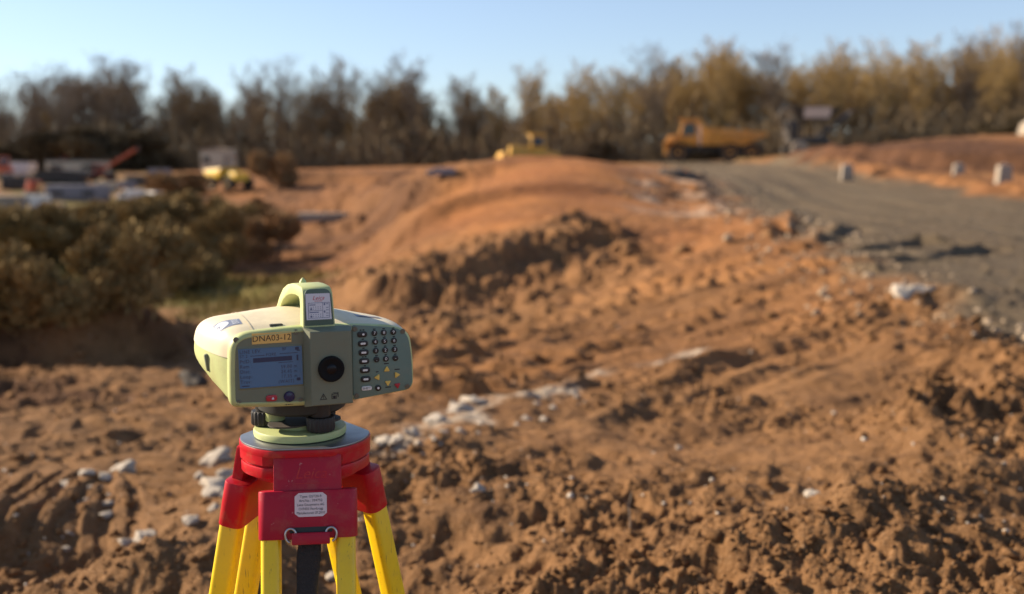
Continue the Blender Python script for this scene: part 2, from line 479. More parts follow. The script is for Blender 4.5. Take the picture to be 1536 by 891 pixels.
# ------------------------------------------------------------------ terrain: heights surveyed at these points (px, py, distance)
SURVEY = [
    (768, 891, 3.3), (0, 891, 3.6), (1536, 891, 3.1), (400, 891, 3.4), (1150, 891, 3.2), (-500, 891, 3.9), (2000, 891, 3.0),
    (0, 740, 4.9), (400, 740, 4.7), (768, 740, 4.5), (1150, 740, 4.35), (1536, 740, 4.2),
    (0, 640, 6.8), (400, 640, 6.5), (768, 640, 6.1), (1150, 640, 5.8), (1536, 640, 5.5), (-500, 640, 7.4), (2000, 640, 5.2),
    (0, 590, 8.6), (250, 580, 8.6), (100, 540, 10.6), (300, 530, 11.0),
    (768, 540, 9.3), (560, 540, 9.6), (1000, 500, 10.5), (1150, 450, 12), (1300, 440, 11.6), (1250, 540, 8.0), (1450, 540, 7.2),
    (1340, 425, 12.0), (1100, 400, 15.5), (1100, 350, 21.5), (1180, 340, 22.5),
    (560, 480, 15.5), (700, 462, 16), (800, 430, 17.5), (900, 385, 20), (980, 345, 23),
    (700, 395, 20), (800, 358, 22.5), (750, 330, 26), (850, 285, 32), (890, 243, 42), (800, 262, 40), (700, 300, 34), (640, 335, 30),
    (960, 262, 42), (1020, 300, 37), (640, 262, 52), (740, 247, 50),
    (500, 420, 30), (450, 370, 41), (560, 400, 29), (600, 350, 40), (480, 320, 60), (550, 292, 70), (600, 268, 84), (450, 262, 88), (700, 253, 92),
    (300, 430, 24), (200, 480, 20), (50, 500, 17), (350, 500, 14.5), (200, 540, 11.5), (450, 500, 14.5),
    (0, 420, 30), (150, 340, 50), (100, 300, 70), (250, 300, 70), (100, 270, 95), (200, 256, 120), (0, 256, 120), (-500, 256, 120), (-500, 330, 55), (-500, 440, 22),
    (1160, 335, 24), (1010, 265, 70), (1536, 510, 8.4), (1536, 400, 14.2), (1400, 340, 21.5), (1536, 330, 25), (1250, 280, 48), (1536, 300, 36), (1120, 256, 70),
    (2000, 510, 8.0), (2000, 330, 25), (1100, 246, 98), (980, 247, 100), (850, 248, 105),
    (1400, 272, 48), (1536, 292, 40), (1400, 258, 56), (1536, 268, 52), (1400, 228, 62), (1536, 218, 62), (1250, 236, 76), (1500, 210, 84), (2000, 210, 84), (1250, 228, 105), (1000, 243, 120), (1536, 212, 120),
    (700, 248, 120), (450, 254, 120),
]
_c = []
for px, py, D in SURVEY:
    p = pt(px, py, D * S)
    _c.append((math.atan2(p.x, p.y) * 2.2, math.log(math.hypot(p.x, p.y)), p.z))
_c = np.array(_c)


def _phi(r2):
    return 0.5 * r2 * np.log(r2 + 1e-9)


def _fit():
    n = len(_c)
    d2 = (_c[:, None, 0] - _c[None, :, 0]) ** 2 + (_c[:, None, 1] - _c[None, :, 1]) ** 2
    A = np.zeros((n + 3, n + 3)); A[:n, :n] = _phi(d2) + np.eye(n) * 0.004
    P = np.column_stack([np.ones(n), _c[:, 0], _c[:, 1]]); A[:n, n:] = P; A[n:, :n] = P.T
    return np.linalg.solve(A, np.concatenate([_c[:, 2], np.zeros(3)]))


_w = _fit()


def base_height(x, y):
    th = np.clip(np.arctan2(x, y), -0.62, 0.62) * 2.2
    lr = np.clip(np.log(np.hypot(x, y) + 1e-6), math.log(2.7), math.log(112.0))
    out = np.empty(x.shape)
    xs, ys = th.ravel(), lr.ravel(); o = np.empty(xs.shape)
    for i in range(0, len(xs), 60000):
        a = xs[i:i + 60000]; b = ys[i:i + 60000]
        d2 = (a[:, None] - _c[None, :, 0]) ** 2 + (b[:, None] - _c[None, :, 1]) ** 2
        o[i:i + 60000] = _phi(d2) @ _w[:-3] + _w[-3] + _w[-2] * a + _w[-1] * b
    return o.reshape(x.shape)


def polyline(x, y, P):
    """distance, signed distance (+ = left of travel) and 0..1 position along a polyline"""
    P = np.array([(p[0], p[1]) for p in P]); seg = P[1:] - P[:-1]; L = np.hypot(seg[:, 0], seg[:, 1]); tot = L.sum(); acc = 0
    bd = np.full(x.shape, 1e9); bs = np.zeros(x.shape); bt = np.zeros(x.shape)
    for i in range(len(seg)):
        ux, uy = seg[i] / L[i]
        dx = x - P[i, 0]; dy = y - P[i, 1]
        t = np.clip(dx * ux + dy * uy, 0, L[i])
        ex = dx - t * ux; ey = dy - t * uy; d = np.hypot(ex, ey)
        k = d < bd
        bd = np.where(k, d, bd); bs = np.where(k, np.sign(ux * dy - uy * dx) * d, bs); bt = np.where(k, (acc + t) / tot, bt)
        acc += L[i]
    return bd, bs, bt, tot


def w2(px, py, D):
    p = pt(px, py, D * S); return (p.x, p.y)


SCARP = [w2(545, 488, 15.2), w2(700, 462, 16), w2(800, 430, 17.5), w2(900, 385, 20), w2(985, 345, 23)]
SCARP2 = [w2(1120, 250, 84), w2(1250, 257, 67), w2(1400, 264, 57), w2(1560, 268, 54), w2(1900, 275, 50)]
TERRACES = [([w2(395, 268, 82), w2(560, 272, 78), w2(720, 266, 80)], .55), ([w2(420, 305, 66), w2(540, 304, 62), w2(680, 292, 60)], .60), ([w2(440, 345, 50), w2(560, 344, 46), w2(650, 330, 42)], .55), ([w2(470, 400, 33), w2(560, 396, 30), w2(630, 380, 28)], .40)]
BANK = [w2(-260, 600, 9.6), w2(0, 575, 9.9), w2(120, 570, 9.9), w2(260, 560, 10.3), w2(400, 532, 11.8), w2(530, 505, 14.0)]
ROAD_L = [(3.9 * S, 2.0), (3.85 * S, 8.4 * S), (4.15 * S, 12 * S), (5.7 * S, 24 * S), (10.4 * S, 70 * S), (13.5 * S, 98 * S), (14.0 * S, 140 * S)]
ROAD_R = [(30 * S, 2.0), (17.3 * S, 25 * S), (16.6 * S, 36 * S), (17.5 * S, 58 * S), (20.5 * S, 98 * S), (21 * S, 140 * S)]


def road_edges(y):
    xl = np.interp(y, [p[1] for p in ROAD_L], [p[0] for p in ROAD_L])
    xr = np.interp(y, [p[1] for p in ROAD_R], [p[0] for p in ROAD_R])
    return xl, xr


def coarse(x, y):
    z = base_height(x, y)
    d, s, t, L = polyline(x, y, SCARP)
    wob = 0.35 * fbm(x * 1.3, y * 1.3, 4, 5)
    ends = sstep(0, 0.10, t) * (1 - sstep(0.9, 1.0, t))
    sp = s + wob
    z = z + 0.30 * sstep(0, 1.0, sp) * np.exp(-np.clip(sp - 1.0, 0, None) / 4.0) * ends * (d < 20)
    d, s, t, L = polyline(x, y, SCARP2)
    sp = s + 0.4 * fbm(x * 0.5, y * 0.5, 3, 25)
    z = z + 0.75 * sstep(-0.2, 0.9, sp) * np.exp(-np.clip(sp - 0.9, 0, None) / 9.0) * sstep(0, .2, t) * (d < 40) * 0.55
    for P_, h_ in TERRACES:
        d, s, t, L = polyline(x, y, P_)
        sp = s + 0.9 * fbm(x * 0.25, y * 0.25, 3, 27)
        z = z + h_ * sstep(-0.6, 0.9, sp) * np.exp(-np.clip(sp - 0.9, 0, None) / 3.0) * sstep(0, .15, t) * (1 - sstep(.8, 1, t)) * (d < 14)
    d, s, t, L = polyline(x, y, BANK)
    sp = s + 0.25 * fbm(x * 0.8, y * 0.8, 3, 15)
    ends = (1 - 0.75 * sstep(0.35, 0.8, t)) * (1 - sstep(.9, 1.0, t))
    z = z + 0.44 * sstep(0, 0.5, sp) * np.exp(-np.clip(sp - 0.75, 0, None) / 1.2) * ends * (d < 8)
    return z


def hit(px, py, d0=2.0, d1=150.0):
    """where the sight line through a surveyed direction meets the ground"""
    a, b = ray(px, py)
    D = np.exp(np.linspace(math.log(d0), math.log(d1), 1500))
    g = coarse(a * D, D) - (CZ + b * D)
    k = np.nonzero(g > 0)[0]
    i = k[0] if len(k) else len(D) - 1
    return Vector((a * D[i], D[i], CZ + b * D[i]))


def hits(L):
    return [hit(*p) for p in L]


CHALK = hits([(540, 712), (600, 675), (650, 648), (710, 615), (760, 607), (850, 580), (895, 563)])
CHALKB = hits([(985, 552), (1020, 538), (1062, 522)])
TRACKS = [  # path, half width, bar spacing, depth
    (hits([(560, 590), (680, 530), (800, 487), (950, 452), (1150, 408), (1310, 388)]), 0.26, 0.21, 0.10),
    (hits([(600, 560), (720, 498), (830, 462), (1000, 425), (1150, 385)]), 0.22, 0.21, 0.09),
    (hits([(640, 600), (800, 545), (1000, 488), (1170, 430), (1330, 402)]), 0.22, 0.21, 0.09),
    (hits([(-60, 760), (120, 752), (240, 742), (350, 700)]), 0.34, 0.085, 0.022),
    (hits([(-80, 650), (120, 640), (250, 625), (380, 600)]), 0.25, 0.17, 0.035),
]
RIDGES = [hits(q) for q in ([(420, 640), (640, 562), (900, 472), (1150, 402)], [(600, 622), (800, 556), (1000, 498), (1250, 432)], [(-80, 625), (120, 608), (330, 575)],
          [(-80, 668), (150, 645), (380, 612)], [(880, 650), (1150, 562), (1320, 520)], [(640, 540), (800, 500), (1000, 455), (1180, 405)], [(560, 650), (760, 590), (960, 530)], [(-60, 700), (120, 690), (330, 655)], [(950, 600), (1150, 530), (1330, 480)])]
PITS = [  # px, py, radius, height
    (20, 838, 0.30, -0.13), (190, 832, 0.20, -0.09), (-90, 800, 0.22, 0.09), (1395, 620, 0.22, 0.13), (1490, 585, 0.30, 0.22),
    (1420, 585, 0.25, -0.14), (1525, 545, 0.25, 0.10), (870, 682, 0.16, -0.09), (860, 692, 0.12, 0.06), (250, 870, 0.3, 0.10), (1480, 700, 0.4, 0.08),
    (1300, 830, 0.35, 0.07), (560, 860, 0.3, -0.07), (1400, 455, 0.5, 0.10),
]
PITS = [(hit(px, py), r, h) for px, py, r, h in PITS]
RUTS = [hits([(1150, 345), (1190, 352), (1215, 322)]), hits([(1220, 375), (1270, 350), (1290, 338)]),
        hits([(1300, 378), (1380, 362), (1500, 370)]), hits([(1290, 395), (1400, 388), (1500, 372)]), hits([(1040, 380), (1100, 372), (1150, 365)])]

# how cloddy, how orange and how grassy the ground is at these points
MASK = [  # px, py, distance, rough, orange, grass
    (768, 850, 3.5, .9, .05, 0), (300, 850, 3.6, .9, .0, 0), (1400, 850, 3.3, 1.1, .05, 0), (0, 800, 4.2, 1.1, 0, 0), (1100, 780, 4, .9, .05, 0), (700, 760, 4.3, .8, .05, 0),
    (900, 660, 5.8, .35, .12, 0), (1200, 640, 5.6, .38, .12, 0), (1450, 600, 6, 1.2, .1, 0), (1350, 500, 9, .9, .2, 0), (150, 680, 6, .30, .0, 0), (400, 640, 6.5, .3, .1, 0),
    (1250, 560, 7.5, .22, .15, 0), (800, 560, 8.8, .22, .3, 0), (1050, 480, 11, .2, .3, 0), (1200, 420, 13, .3, .4, 0), (200, 600, 8, .3, .1, 0), (30, 640, 7, .3, .05, 0), (100, 540, 10.3, 1.0, .05, 0),
    (700, 440, 16.8, 1.5, .15, 0), (850, 390, 19.5, 1.5, .15, 0), (560, 470, 16, 1.5, .15, 0), (1100, 350, 21, .7, .6, 0),
    (750, 340, 25, .15, 1, 0), (850, 285, 32, .12, 1, 0), (890, 245, 42, .2, 1, 0), (700, 310, 33, .15, .95, 0), (640, 380, 24, .9, .5, 0), (1020, 300, 37, .6, .8, 0),
    (560, 380, 30, 1.2, .5, 0), (500, 300, 60, 1.0, .55, 0), (600, 270, 75, .8, .6, 0), (560, 330, 45, 1.1, .4, 0), (620, 300, 55, 1.0, .5, 0), (470, 400, 30, .8, .7, 0), (1300, 255, 55, .5, .6, 0), (1450, 220, 64, .5, .5, .25), (1450, 250, 57, .6, .5, 0),
    (330, 420, 22, .4, 0, 1.0), (400, 405, 26, .4, .1, .9), (250, 470, 18, .5, 0, .35), (50, 510, 15, .5, 0, .6), (130, 500, 16, .5, 0, .5), (350, 490, 15, .9, .3, 0), (150, 350, 50, .4, 0, .8), (100, 280, 90, .4, .1, .4),
    (450, 258, 100, .5, .7, .1), (900, 246, 110, .4, .4, .3), (1400, 214, 100, .4, .2, .6), (0, 420, 30, .4, 0, .9), (-400, 420, 30, .4, 0, .9),
]
_m = []
for px, py, D, a, b, c in MASK:
    p = pt(px, py, D * S); _m.append((math.atan2(p.x, p.y) * 2.2, math.log(math.hypot(p.x, p.y)) * 0.9, a, b, c))
_m = np.array(_m)


def masks(x, y):
    th = (np.arctan2(x, y) * 2.2).ravel(); lr = np.log(np.hypot(x, y) + 1e-6).ravel() * 0.9
    o = np.empty((len(th), 3))
    for i in range(0, len(th), 80000):
        d2 = (th[i:i + 80000, None] - _m[None, :, 0]) ** 2 + (lr[i:i + 80000, None] - _m[None, :, 1]) ** 2
        w = 1.0 / (d2 + 0.002) ** 2
        o[i:i + 80000] = (w @ _m[:, 2:]) / w.sum(1, keepdims=True)
    return o[:, 0].reshape(x.shape), o[:, 1].reshape(x.shape), o[:, 2].reshape(x.shape)


def terrain(x, y, full=True):
    """height and the four surface masks"""
    z = coarse(x, y)
    rough, orange, grass = masks(x, y)
    r = np.hypot(x, y)
    xl, xr = road_edges(y)
    wob = 0.45 * fbm(x * 0.7, y * 0.7, 4, 31) * np.clip(r / 14, 0.35, 2.0)
    gl = x - xl + wob; gr = xr - x + wob
    fw = np.clip(r * 0.035, 0.25, 1.2)
    gravel = sstep(-fw, fw, gl) * sstep(-0.6, 0.6, gr) * (y > 0) * (1 - sstep(118, 124, y))
    road = gravel > 0.5
    rough = rough * (1 - 0.82 * gravel)
    near = np.exp(-np.clip(1.8 - r, 0, None) * 2)
    track_z = np.zeros_like(x); calm = np.zeros_like(x)
    for path, hw, sp, dep in TRACKS:
        d, s, t, L = polyline(x, y, path)
        arc = t * L + 0.12 * s + 0.03 * vnoise(x * 2.3, y * 2.3, 91)
        keep = sstep(-0.5, -0.1, fbm(x * 1.1 + 5, y * 1.1, 2, 97)) * sstep(0, .04, t) * (1 - sstep(.96, 1, t))
        inside = (1 - sstep(hw * 0.8, hw * 1.15, d + 0.05 * vnoise(x * 6, y * 6, 93))) * keep
        bar = sstep(0.30, 0.62, np.abs(((arc / sp) % 1.0) - 0.5) * 2) * (0.75 + 0.5 * vnoise(arc / sp * 0.9, d * 4, 95))
        track_z = track_z + inside * dep * (bar * 0.9 - 0.15)
        calm = np.maximum(calm, inside)
    rough = rough * (1 - 0.75 * calm)
    # broad undulation, then clods of falling size
    z = z + 0.070 * (0.15 + rough) * fbm(x * 0.75, y * 0.75, 3, 1)
    z = z + 0.030 * (0.35 + rough) * (1 - 0.7 * gravel) * fbm(x * 3.1, y * 3.1, 4, 9, 0.55)
    ca, sa = math.cos(R(38)), math.sin(R(38))
    along = x * ca + y * sa; across = -x * sa + y * ca
    bench = np.exp(-((np.log(r) - math.log(7.6)) / 0.58) ** 2) * (1 - gravel)
    z = z + 0.062 * bench * fbm(along * 0.2 + 3, across * 1.7, 3, 61)
    z = z - 0.030 * bench * np.abs(fbm(along * 0.4, across * 4.5, 3, 66))
    patch = sstep(-0.25, 0.35, fbm(x * 0.8 + 9, y * 0.8, 3, 71))
    cl = rough * (0.35 + 0.65 * patch)
    z = z + near * cl * only((r > 1.5) & (r < 20), lambda x, y, q: 0.24 * lumps(x, y, 0.34, 100, 0.30) * np.clip(q - 0.75, 0, 1.2) + 0.17 * lumps(x, y, 0.13, 110, 0.35) + 0.40 * lumps(x, y, 0.05, 120, 0.55), x, y, rough)
    z = z + near * (0.10 + cl) * 0.032 * only((r > 1.5) & (r < 20), lambda x, y: billow(x * 5.0, y * 5.0, 5, 201, 0.66) - 0.5, x, y) * (1 - sstep(12, 20, r))
    if full:
        z = z + near * cl * 0.85 * only((r > 1.8) & (r < 9), lambda x, y: lumps(x, y, 0.025, 130, 0.65), x, y)
        z = z + near * only((r > 1.5) & (r < 10), lambda x, y, q: -0.075 * q * np.clip(-fbm(x * 7.5, y * 7.5, 3, 77) - 0.25, 0, 1) - 0.040 * q * np.clip(-fbm(x * 14, y * 14, 2, 79) - 0.15, 0, 1) + (0.25 + q) * 0.0045 * fbm(x * 26, y * 26, 3, 83, 0.6), x, y, cl)
    far = sstep(8.5, 15, r)
    z = z + far * rough * only((r > 8.5) & (r < 125), lambda x, y, r, q: 0.45 * lumps(x, y, 1.1, 140, 0.45) * np.clip(q - 0.3, 0, 1.2) * sstep(18, 30, r) + 0.42 * lumps(x, y, 0.42, 144, 0.55) * np.clip(q - 0.45, 0, 1.1) + 0.35 * lumps(x, y, 0.2, 146, 0.5) * np.clip(q - .3, 0, 1) + 0.10 * sstep(14, 30, r) * fbm(x * 0.5, y * 0.5, 3, 88), x, y, r, rough)
    chalk = np.zeros_like(x)
    z = z + track_z
    for k_, P_ in enumerate(RIDGES):
        d, s, t, L = polyline(x, y, P_)
        s = s + 0.05 * fbm(x * 1.3, y * 1.3, 2, 500 + k_)
        fade = sstep(0, .12, t) * (1 - sstep(.85, 1, t)) * (d < 0.8) * (0.55 + 0.6 * np.clip(fbm(x * .9, y * .9, 2, 520 + k_) + .4, 0, 1.2))
        z = z + fade * (0.024 * np.exp(-((s - .17) / .07) ** 2) - 0.022 * np.exp(-(s / .11) ** 2) + 0.016 * np.exp(-((s + .18) / .07) ** 2))
    for c, rad, h in PITS:
        e = (x - c.x) ** 2 + (y - c.y) ** 2
        z = z + h * np.exp(-e / rad ** 2) * (1 + 0.5 * fbm(x * 4, y * 4, 2, 131))
    for P in RUTS:
        d, s, t, L = polyline(x, y, P)
        w = 0.05 * np.clip(r / 9, 0.8, 3)
        prof = (np.exp(-((s - 2.0 * w) / (1.5 * w)) ** 2) * 0.05 - np.exp(-((s + 0.6 * w) / (1.6 * w)) ** 2) * 0.07) * (1 + 1.2 * fbm(x * 1.7, y * 1.7, 3, 333))
        z = z + prof * np.clip(r / 12, 0.8, 2.2) * (d < 8 * w) * sstep(0, .15, t) * (1 - sstep(.85, 1, t))
    z = z + gravel * 0.020 * fbm((x - 0.12 * y) * 1.5, y * 0.05, 3, 191) * np.clip(r / 12, .6, 2) + gravel * 0.35 * only((gravel > .05) & (r < 30), lambda x, y: lumps(x, y, 0.12, 195, .5), x, y)
    # low berm of spoil along the road's near edge
    z = z + 0.12 * np.exp(-((gl + 0.6) / 0.5) ** 2) * (y > 12) * (y < 55) * (0.6 + fbm(x * 0.9, y * 0.9, 2, 141))
    z = z + 0.30 * np.exp(-((gr + 1.0) / 0.9) ** 2) * (y > 12) * (y < 75) * (0.7 + 0.6 * fbm(x * 0.6, y * 0.6, 2, 142))
    d, s, t, L = polyline(x, y, CHALK)
    nz = fbm(x * 2.6, y * 2.6, 4, 151)
    chalk = np.maximum(chalk, (1 - sstep(0.0, 0.13, d - 0.16 * nz)) * 0.72 * sstep(.02, .1, t) * (0.25 + 0.75 * sstep(-.35, .1, fbm(x * 4.5, y * 4.5, 3, 155))))
    d, s, t, L = polyline(x, y, CHALKB)
    chalk = np.maximum(chalk, (1 - sstep(0.0, 0.11, d - 0.12 * nz)) * 0.8)
    chalk = np.maximum(chalk, 0.55 * np.exp(-((gl + 0.9) / 0.9) ** 2) * (y > 19) * (y < 44) * sstep(0.0, 0.5, fbm(x * 0.6, y * 0.6, 3, 161) + 0.15))
    for cx, cy in ((150, 722), (320, 740), (215, 790), (30, 700)):
        pass
    grass = np.clip(grass + 0.5 * fbm(x * 0.5, y * 0.5, 3, 171) * sstep(0.05, 0.5, grass), 0, 1)
    grass = sstep(0.25, 0.75, grass) * (1 - gravel)
    grass = np.maximum(grass, sstep(120, 150, r) * 0.7)
    return z, np.stack([np.clip(orange + 0.25 * fbm(x * 0.35, y * 0.35, 3, 181) * (0.2 + orange), 0, 1), np.clip(chalk, 0, 1), grass, gravel], -1), road


def soil_and_shade_mask(x, y):  # where the soil is coloured darker, painted shade of bank and scarp included
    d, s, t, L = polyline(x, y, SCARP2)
    m = sstep(-1.6, -0.6, s + 0.5 * fbm(x * .5, y * .5, 3, 25)) * (1 - sstep(3.0, 6.5, s)) * sstep(.02, .15, t) * (d < 9)  # darker band along the bank beyond the road
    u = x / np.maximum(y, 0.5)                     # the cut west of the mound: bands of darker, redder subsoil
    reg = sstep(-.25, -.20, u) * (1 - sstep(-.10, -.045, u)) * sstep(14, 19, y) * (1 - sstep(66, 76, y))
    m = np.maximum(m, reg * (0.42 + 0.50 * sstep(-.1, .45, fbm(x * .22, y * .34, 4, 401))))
    bk = (y > 5.5) * (y < 14) * (1 - sstep(-.36, -.26, u - .06 * fbm(x, y, 2, 403)))  # left bank: its shade painted in as darker soil
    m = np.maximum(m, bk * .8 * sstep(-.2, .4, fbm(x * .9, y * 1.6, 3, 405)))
    sc = polyline(x, y, SCARP); return np.maximum(m, (np.abs(sc[1] - .3) < 1.6) * .45 * sstep(-.1, .5, fbm(x * 2, y * 2, 3, 407)) * sstep(-1.2, -.4, sc[1]) * (1 - sstep(.9, 1.5, sc[1])))  # scarp face: shade painted into the soil colour in patches


def ground_z(x, y):
    return float(terrain(np.array([x]), np.array([y]), True)[0][0])


def build_ground():
    th_d = np.linspace(-0.58, 0.58, 700)
    th_c = np.linspace(0.58, 2 * math.pi - 0.58, 70)[1:-1]
    th = np.concatenate([th_d, th_c]); nt_ = len(th)
    rr = [0.25]
    while rr[-1] < 2500:
        q = rr[-1]
        rr.append(q * (1.05 if q < 2.2 else 1.0032 if q < 8 else 1.0055 if q < 30 else 1.010 if q < 110 else 1.06))
    rr = np.array(rr); nr = len(rr)
    RR, TT = np.meshgrid(rr, th, indexing='ij')
    X = RR * np.sin(TT); Y = RR * np.cos(TT)
    x = X.ravel(); y = Y.ravel()
    z, msk, road = terrain(x, y)
    co = np.column_stack([x, y, z])
    i = np.arange(nr - 1)[:, None]; k = np.arange(nt_)[None, :]; k2 = (k + 1) % nt_
    quads = np.stack([(i * nt_ + k), (i * nt_ + k2), ((i + 1) * nt_ + k2), ((i + 1) * nt_ + k)], -1).reshape(-1, 4)
    # the innermost disc
    co = np.vstack([co, [[0, 0, z[:nt_].mean()]]]); msk = np.vstack([msk, msk[:1]])
    fan = np.stack([np.arange(nt_), np.full(nt_, len(co) - 1), (np.arange(nt_) + 1) % nt_, (np.arange(nt_) + 1) % nt_], -1)
    isroad = road[quads[:, 0]]
    for name, q, tri in (("ground", quads[~isroad], fan[:, :3]), ("gravel_road", quads[isroad], None)):
        used = np.unique(np.concatenate([q.ravel(), tri.ravel()]) if tri is not None else q.ravel())
        remap = np.zeros(len(co), np.int32); remap[used] = np.arange(len(used))
        loops = remap[q].ravel(); nq = len(q); starts = np.arange(nq) * 4
        if tri is not None:
            tl = remap[tri[:, ::1]].ravel(); starts = np.concatenate([starts, nq * 4 + np.arange(len(tri)) * 3]); loops = np.concatenate([loops, tl])
        me = bpy.data.meshes.new(name)
        me.vertices.add(len(used)); me.vertices.foreach_set("co", co[used].astype(np.float32).ravel())
        me.loops.add(len(loops)); me.loops.foreach_set("vertex_index", loops[::1].astype(np.int32))
        me.polygons.add(len(starts)); me.polygons.foreach_set("loop_start", starts.astype(np.int32))
        me.update(calc_edges=True)
        at = me.attributes.new("ground", 'FLOAT_COLOR', 'POINT'); at.data.foreach_set("color", msk[used].astype(np.float32).ravel())
        a2 = me.attributes.new("soil_and_shade", 'FLOAT', 'POINT'); a2.data.foreach_set("value", soil_and_shade_mask(co[used, 0], co[used, 1]).astype(np.float32))
        me.polygons.foreach_set("use_smooth", np.ones(len(starts), bool))
        me.validate()
        o = link_mesh(name, me, M['soil']); o['kind'] = 'structure'


build_ground()


# ------------------------------------------------------------------ loose clods and grit (nobody could count them)
def rock_shapes(n, sub, seed):
    out = []
    rr = random.Random(seed)
    for k in range(n):
        bm = bmesh.new(); bmesh.ops.create_icosphere(bm, subdivisions=sub, radius=1.0)
        co = np.array([v.co[:] for v in bm.verts])
        sx = 40 + 10 * k + seed
        # cut by random planes for angular faces, then roughen
        for _ in range(12):
            nv = np.array([rr.gauss(0, 1) for _ in range(3)]); nv /= np.linalg.norm(nv)
            d = rr.uniform(0.40, 0.85); e = co @ nv - d
            co = co - np.outer(np.clip(e, 0, None) * 0.95, nv)
        nn = fbm(co[:, 0] * 1.7 + sx, co[:, 1] * 1.7 + co[:, 2] * 1.3, 3, sx)
        co = co * (1 + 0.36 * nn)[:, None] * np.array([rr.uniform(.8, 1.25), rr.uniform(.75, 1.1), rr.uniform(.6, .9)])
        fs = np.array([[v.index for v in f.verts] for f in bm.faces]); bm.free()
        out.append((co, fs))
    return out


def scatter_mesh(name, shapes, P, size, mt, smooth=True, sink=0.25, tone=(0.05, 0, 0, 0)):
    V = []; Fc = []; base = 0
    for i, p in enumerate(P):
        co, fs = shapes[i % len(shapes)]
        a = rng.uniform(0, 6.28); ca, sa = math.cos(a), math.sin(a)
        q = co * size[i]
        q = np.column_stack([q[:, 0] * ca - q[:, 1] * sa, q[:, 0] * sa + q[:, 1] * ca, q[:, 2]])
        tl = rng.uniform(-.5, .5); q = np.column_stack([q[:, 0], q[:, 1] * math.cos(tl) - q[:, 2] * math.sin(tl), q[:, 1] * math.sin(tl) + q[:, 2] * math.cos(tl)])
        V.append(q + np.array(p) + np.array([0, 0, size[i] * (0.45 - sink)])); Fc.append(fs + base); base += len(co)
    V = np.vstack(V); Fc = np.vstack(Fc)
    me = bpy.data.meshes.new(name)
    me.vertices.add(len(V)); me.vertices.foreach_set("co", V.astype(np.float32).ravel())
    me.loops.add(Fc.size); me.loops.foreach_set("vertex_index", Fc.astype(np.int32).ravel())
    me.polygons.add(len(Fc)); me.polygons.foreach_set("loop_start", (np.arange(len(Fc)) * 3).astype(np.int32))
    me.update(calc_edges=True)
    if smooth: me.polygons.foreach_set("use_smooth", np.ones(len(Fc), bool))
    at = me.attributes.new('ground', 'FLOAT_COLOR', 'POINT')
    at.data.foreach_set('color', np.tile(np.array(tone, np.float32), len(V)))
    return link_mesh(name, me, mt)


def scatter_points(n, d0, d1, power, seed, half=0.62, thr=0.35):
    g = np.random.default_rng(seed)
    r = np.exp(g.uniform(math.log(d0), math.log(d1), n)); t = g.uniform(-half, half, n)
    x = r * np.sin(t); y = r * np.cos(t)
    z, m, road = terrain(x, y)
    rough, _, _ = masks(x, y)
    patch = fbm(x * 0.8 + 9, y * 0.8, 3, 71) * 0.8 + fbm(x * 2.5, y * 2.5, 2, 73) * 0.4
    keep = (g.uniform(0, 1, n) < np.clip((rough - thr + 0.6 * patch), 0.03, 1)) & (~road) & (m[:, 2] < 0.5)
    return np.column_stack([x, y, z])[keep], r[keep]


P, rr_ = scatter_points(70000, 1.9, 9.0, 1, 21, thr=0.30)
size = np.clip(rng.lognormal(math.log(0.0060), 0.62, len(P)), 0.0022, 0.032) * np.clip(rr_ / 4.5, 0.7, 1.7)
big = size > 0.009
tag(scatter_mesh("soil_clods", rock_shapes(9, 2, 3), P[big], size[big], M['soil'], smooth=False), "broken brown soil clods strewn over the churned ground", "soil clods", kind='stuff')
tag(scatter_mesh("soil_crumbs", rock_shapes(7, 1, 13), P[~big], size[~big], M['soil'], smooth=False), "fine brown soil crumbs strewn over the churned ground", "soil crumbs", kind='stuff')
P, rr_ = scatter_points(900, 13.5, 30.0, 1, 22, thr=0.9)
size = rng.lognormal(math.log(0.075), 0.5, len(P))
tag(scatter_mesh("spoil_lumps", rock_shapes(6, 2, 5), P, size, M['soil']), "dark lumps of spoil along the cut face of the orange mound", "soil lumps", kind='stuff')
P, rr_ = scatter_points(2600, 2.7, 9.0, 1, 23, thr=0.2)
size = np.clip(rng.lognormal(math.log(0.0042), 0.5, len(P)), 0.002, 0.014)
tag(scatter_mesh("pale_grit", rock_shapes(5, 1, 8), P, size, M['chalk'], sink=0.1), "pale grit and tiny chalk chips scattered over the brown soil", "grit", kind='stuff')

g2 = np.random.default_rng(77)
yy = np.exp(g2.uniform(math.log(5.5), math.log(44), 620)); xx = road_edges(yy)[0] + g2.normal(-0.15, 0.45, 620) * np.clip(yy / 12, .5, 2.2)
zz = terrain(xx, yy)[0]
size = np.clip(g2.lognormal(math.log(0.024), 0.55, 620), .01, .12) * np.clip(yy / 12, .6, 1.5)
tag(scatter_mesh("verge_stones", rock_shapes(6, 2, 31), np.column_stack([xx, yy, zz]), size, M['tanstone'], smooth=False), "rubble of pale stones along the gravel road's near edge", "stones", kind='stuff')

# ------------------------------------------------------------------ chalk stones: each one a thing
STONES = rock_shapes(5, 3, 17)
stone_me = []
for co, fs in STONES:
    me = bpy.data.meshes.new("chalk_stone"); me.from_pydata([tuple(c) for c in co], [], [tuple(int(i) for i in f) for f in fs])
    me.polygons.foreach_set("use_smooth", [True] * len(me.polygons)); me.materials.append(M['chalk']); stone_me.append(me)


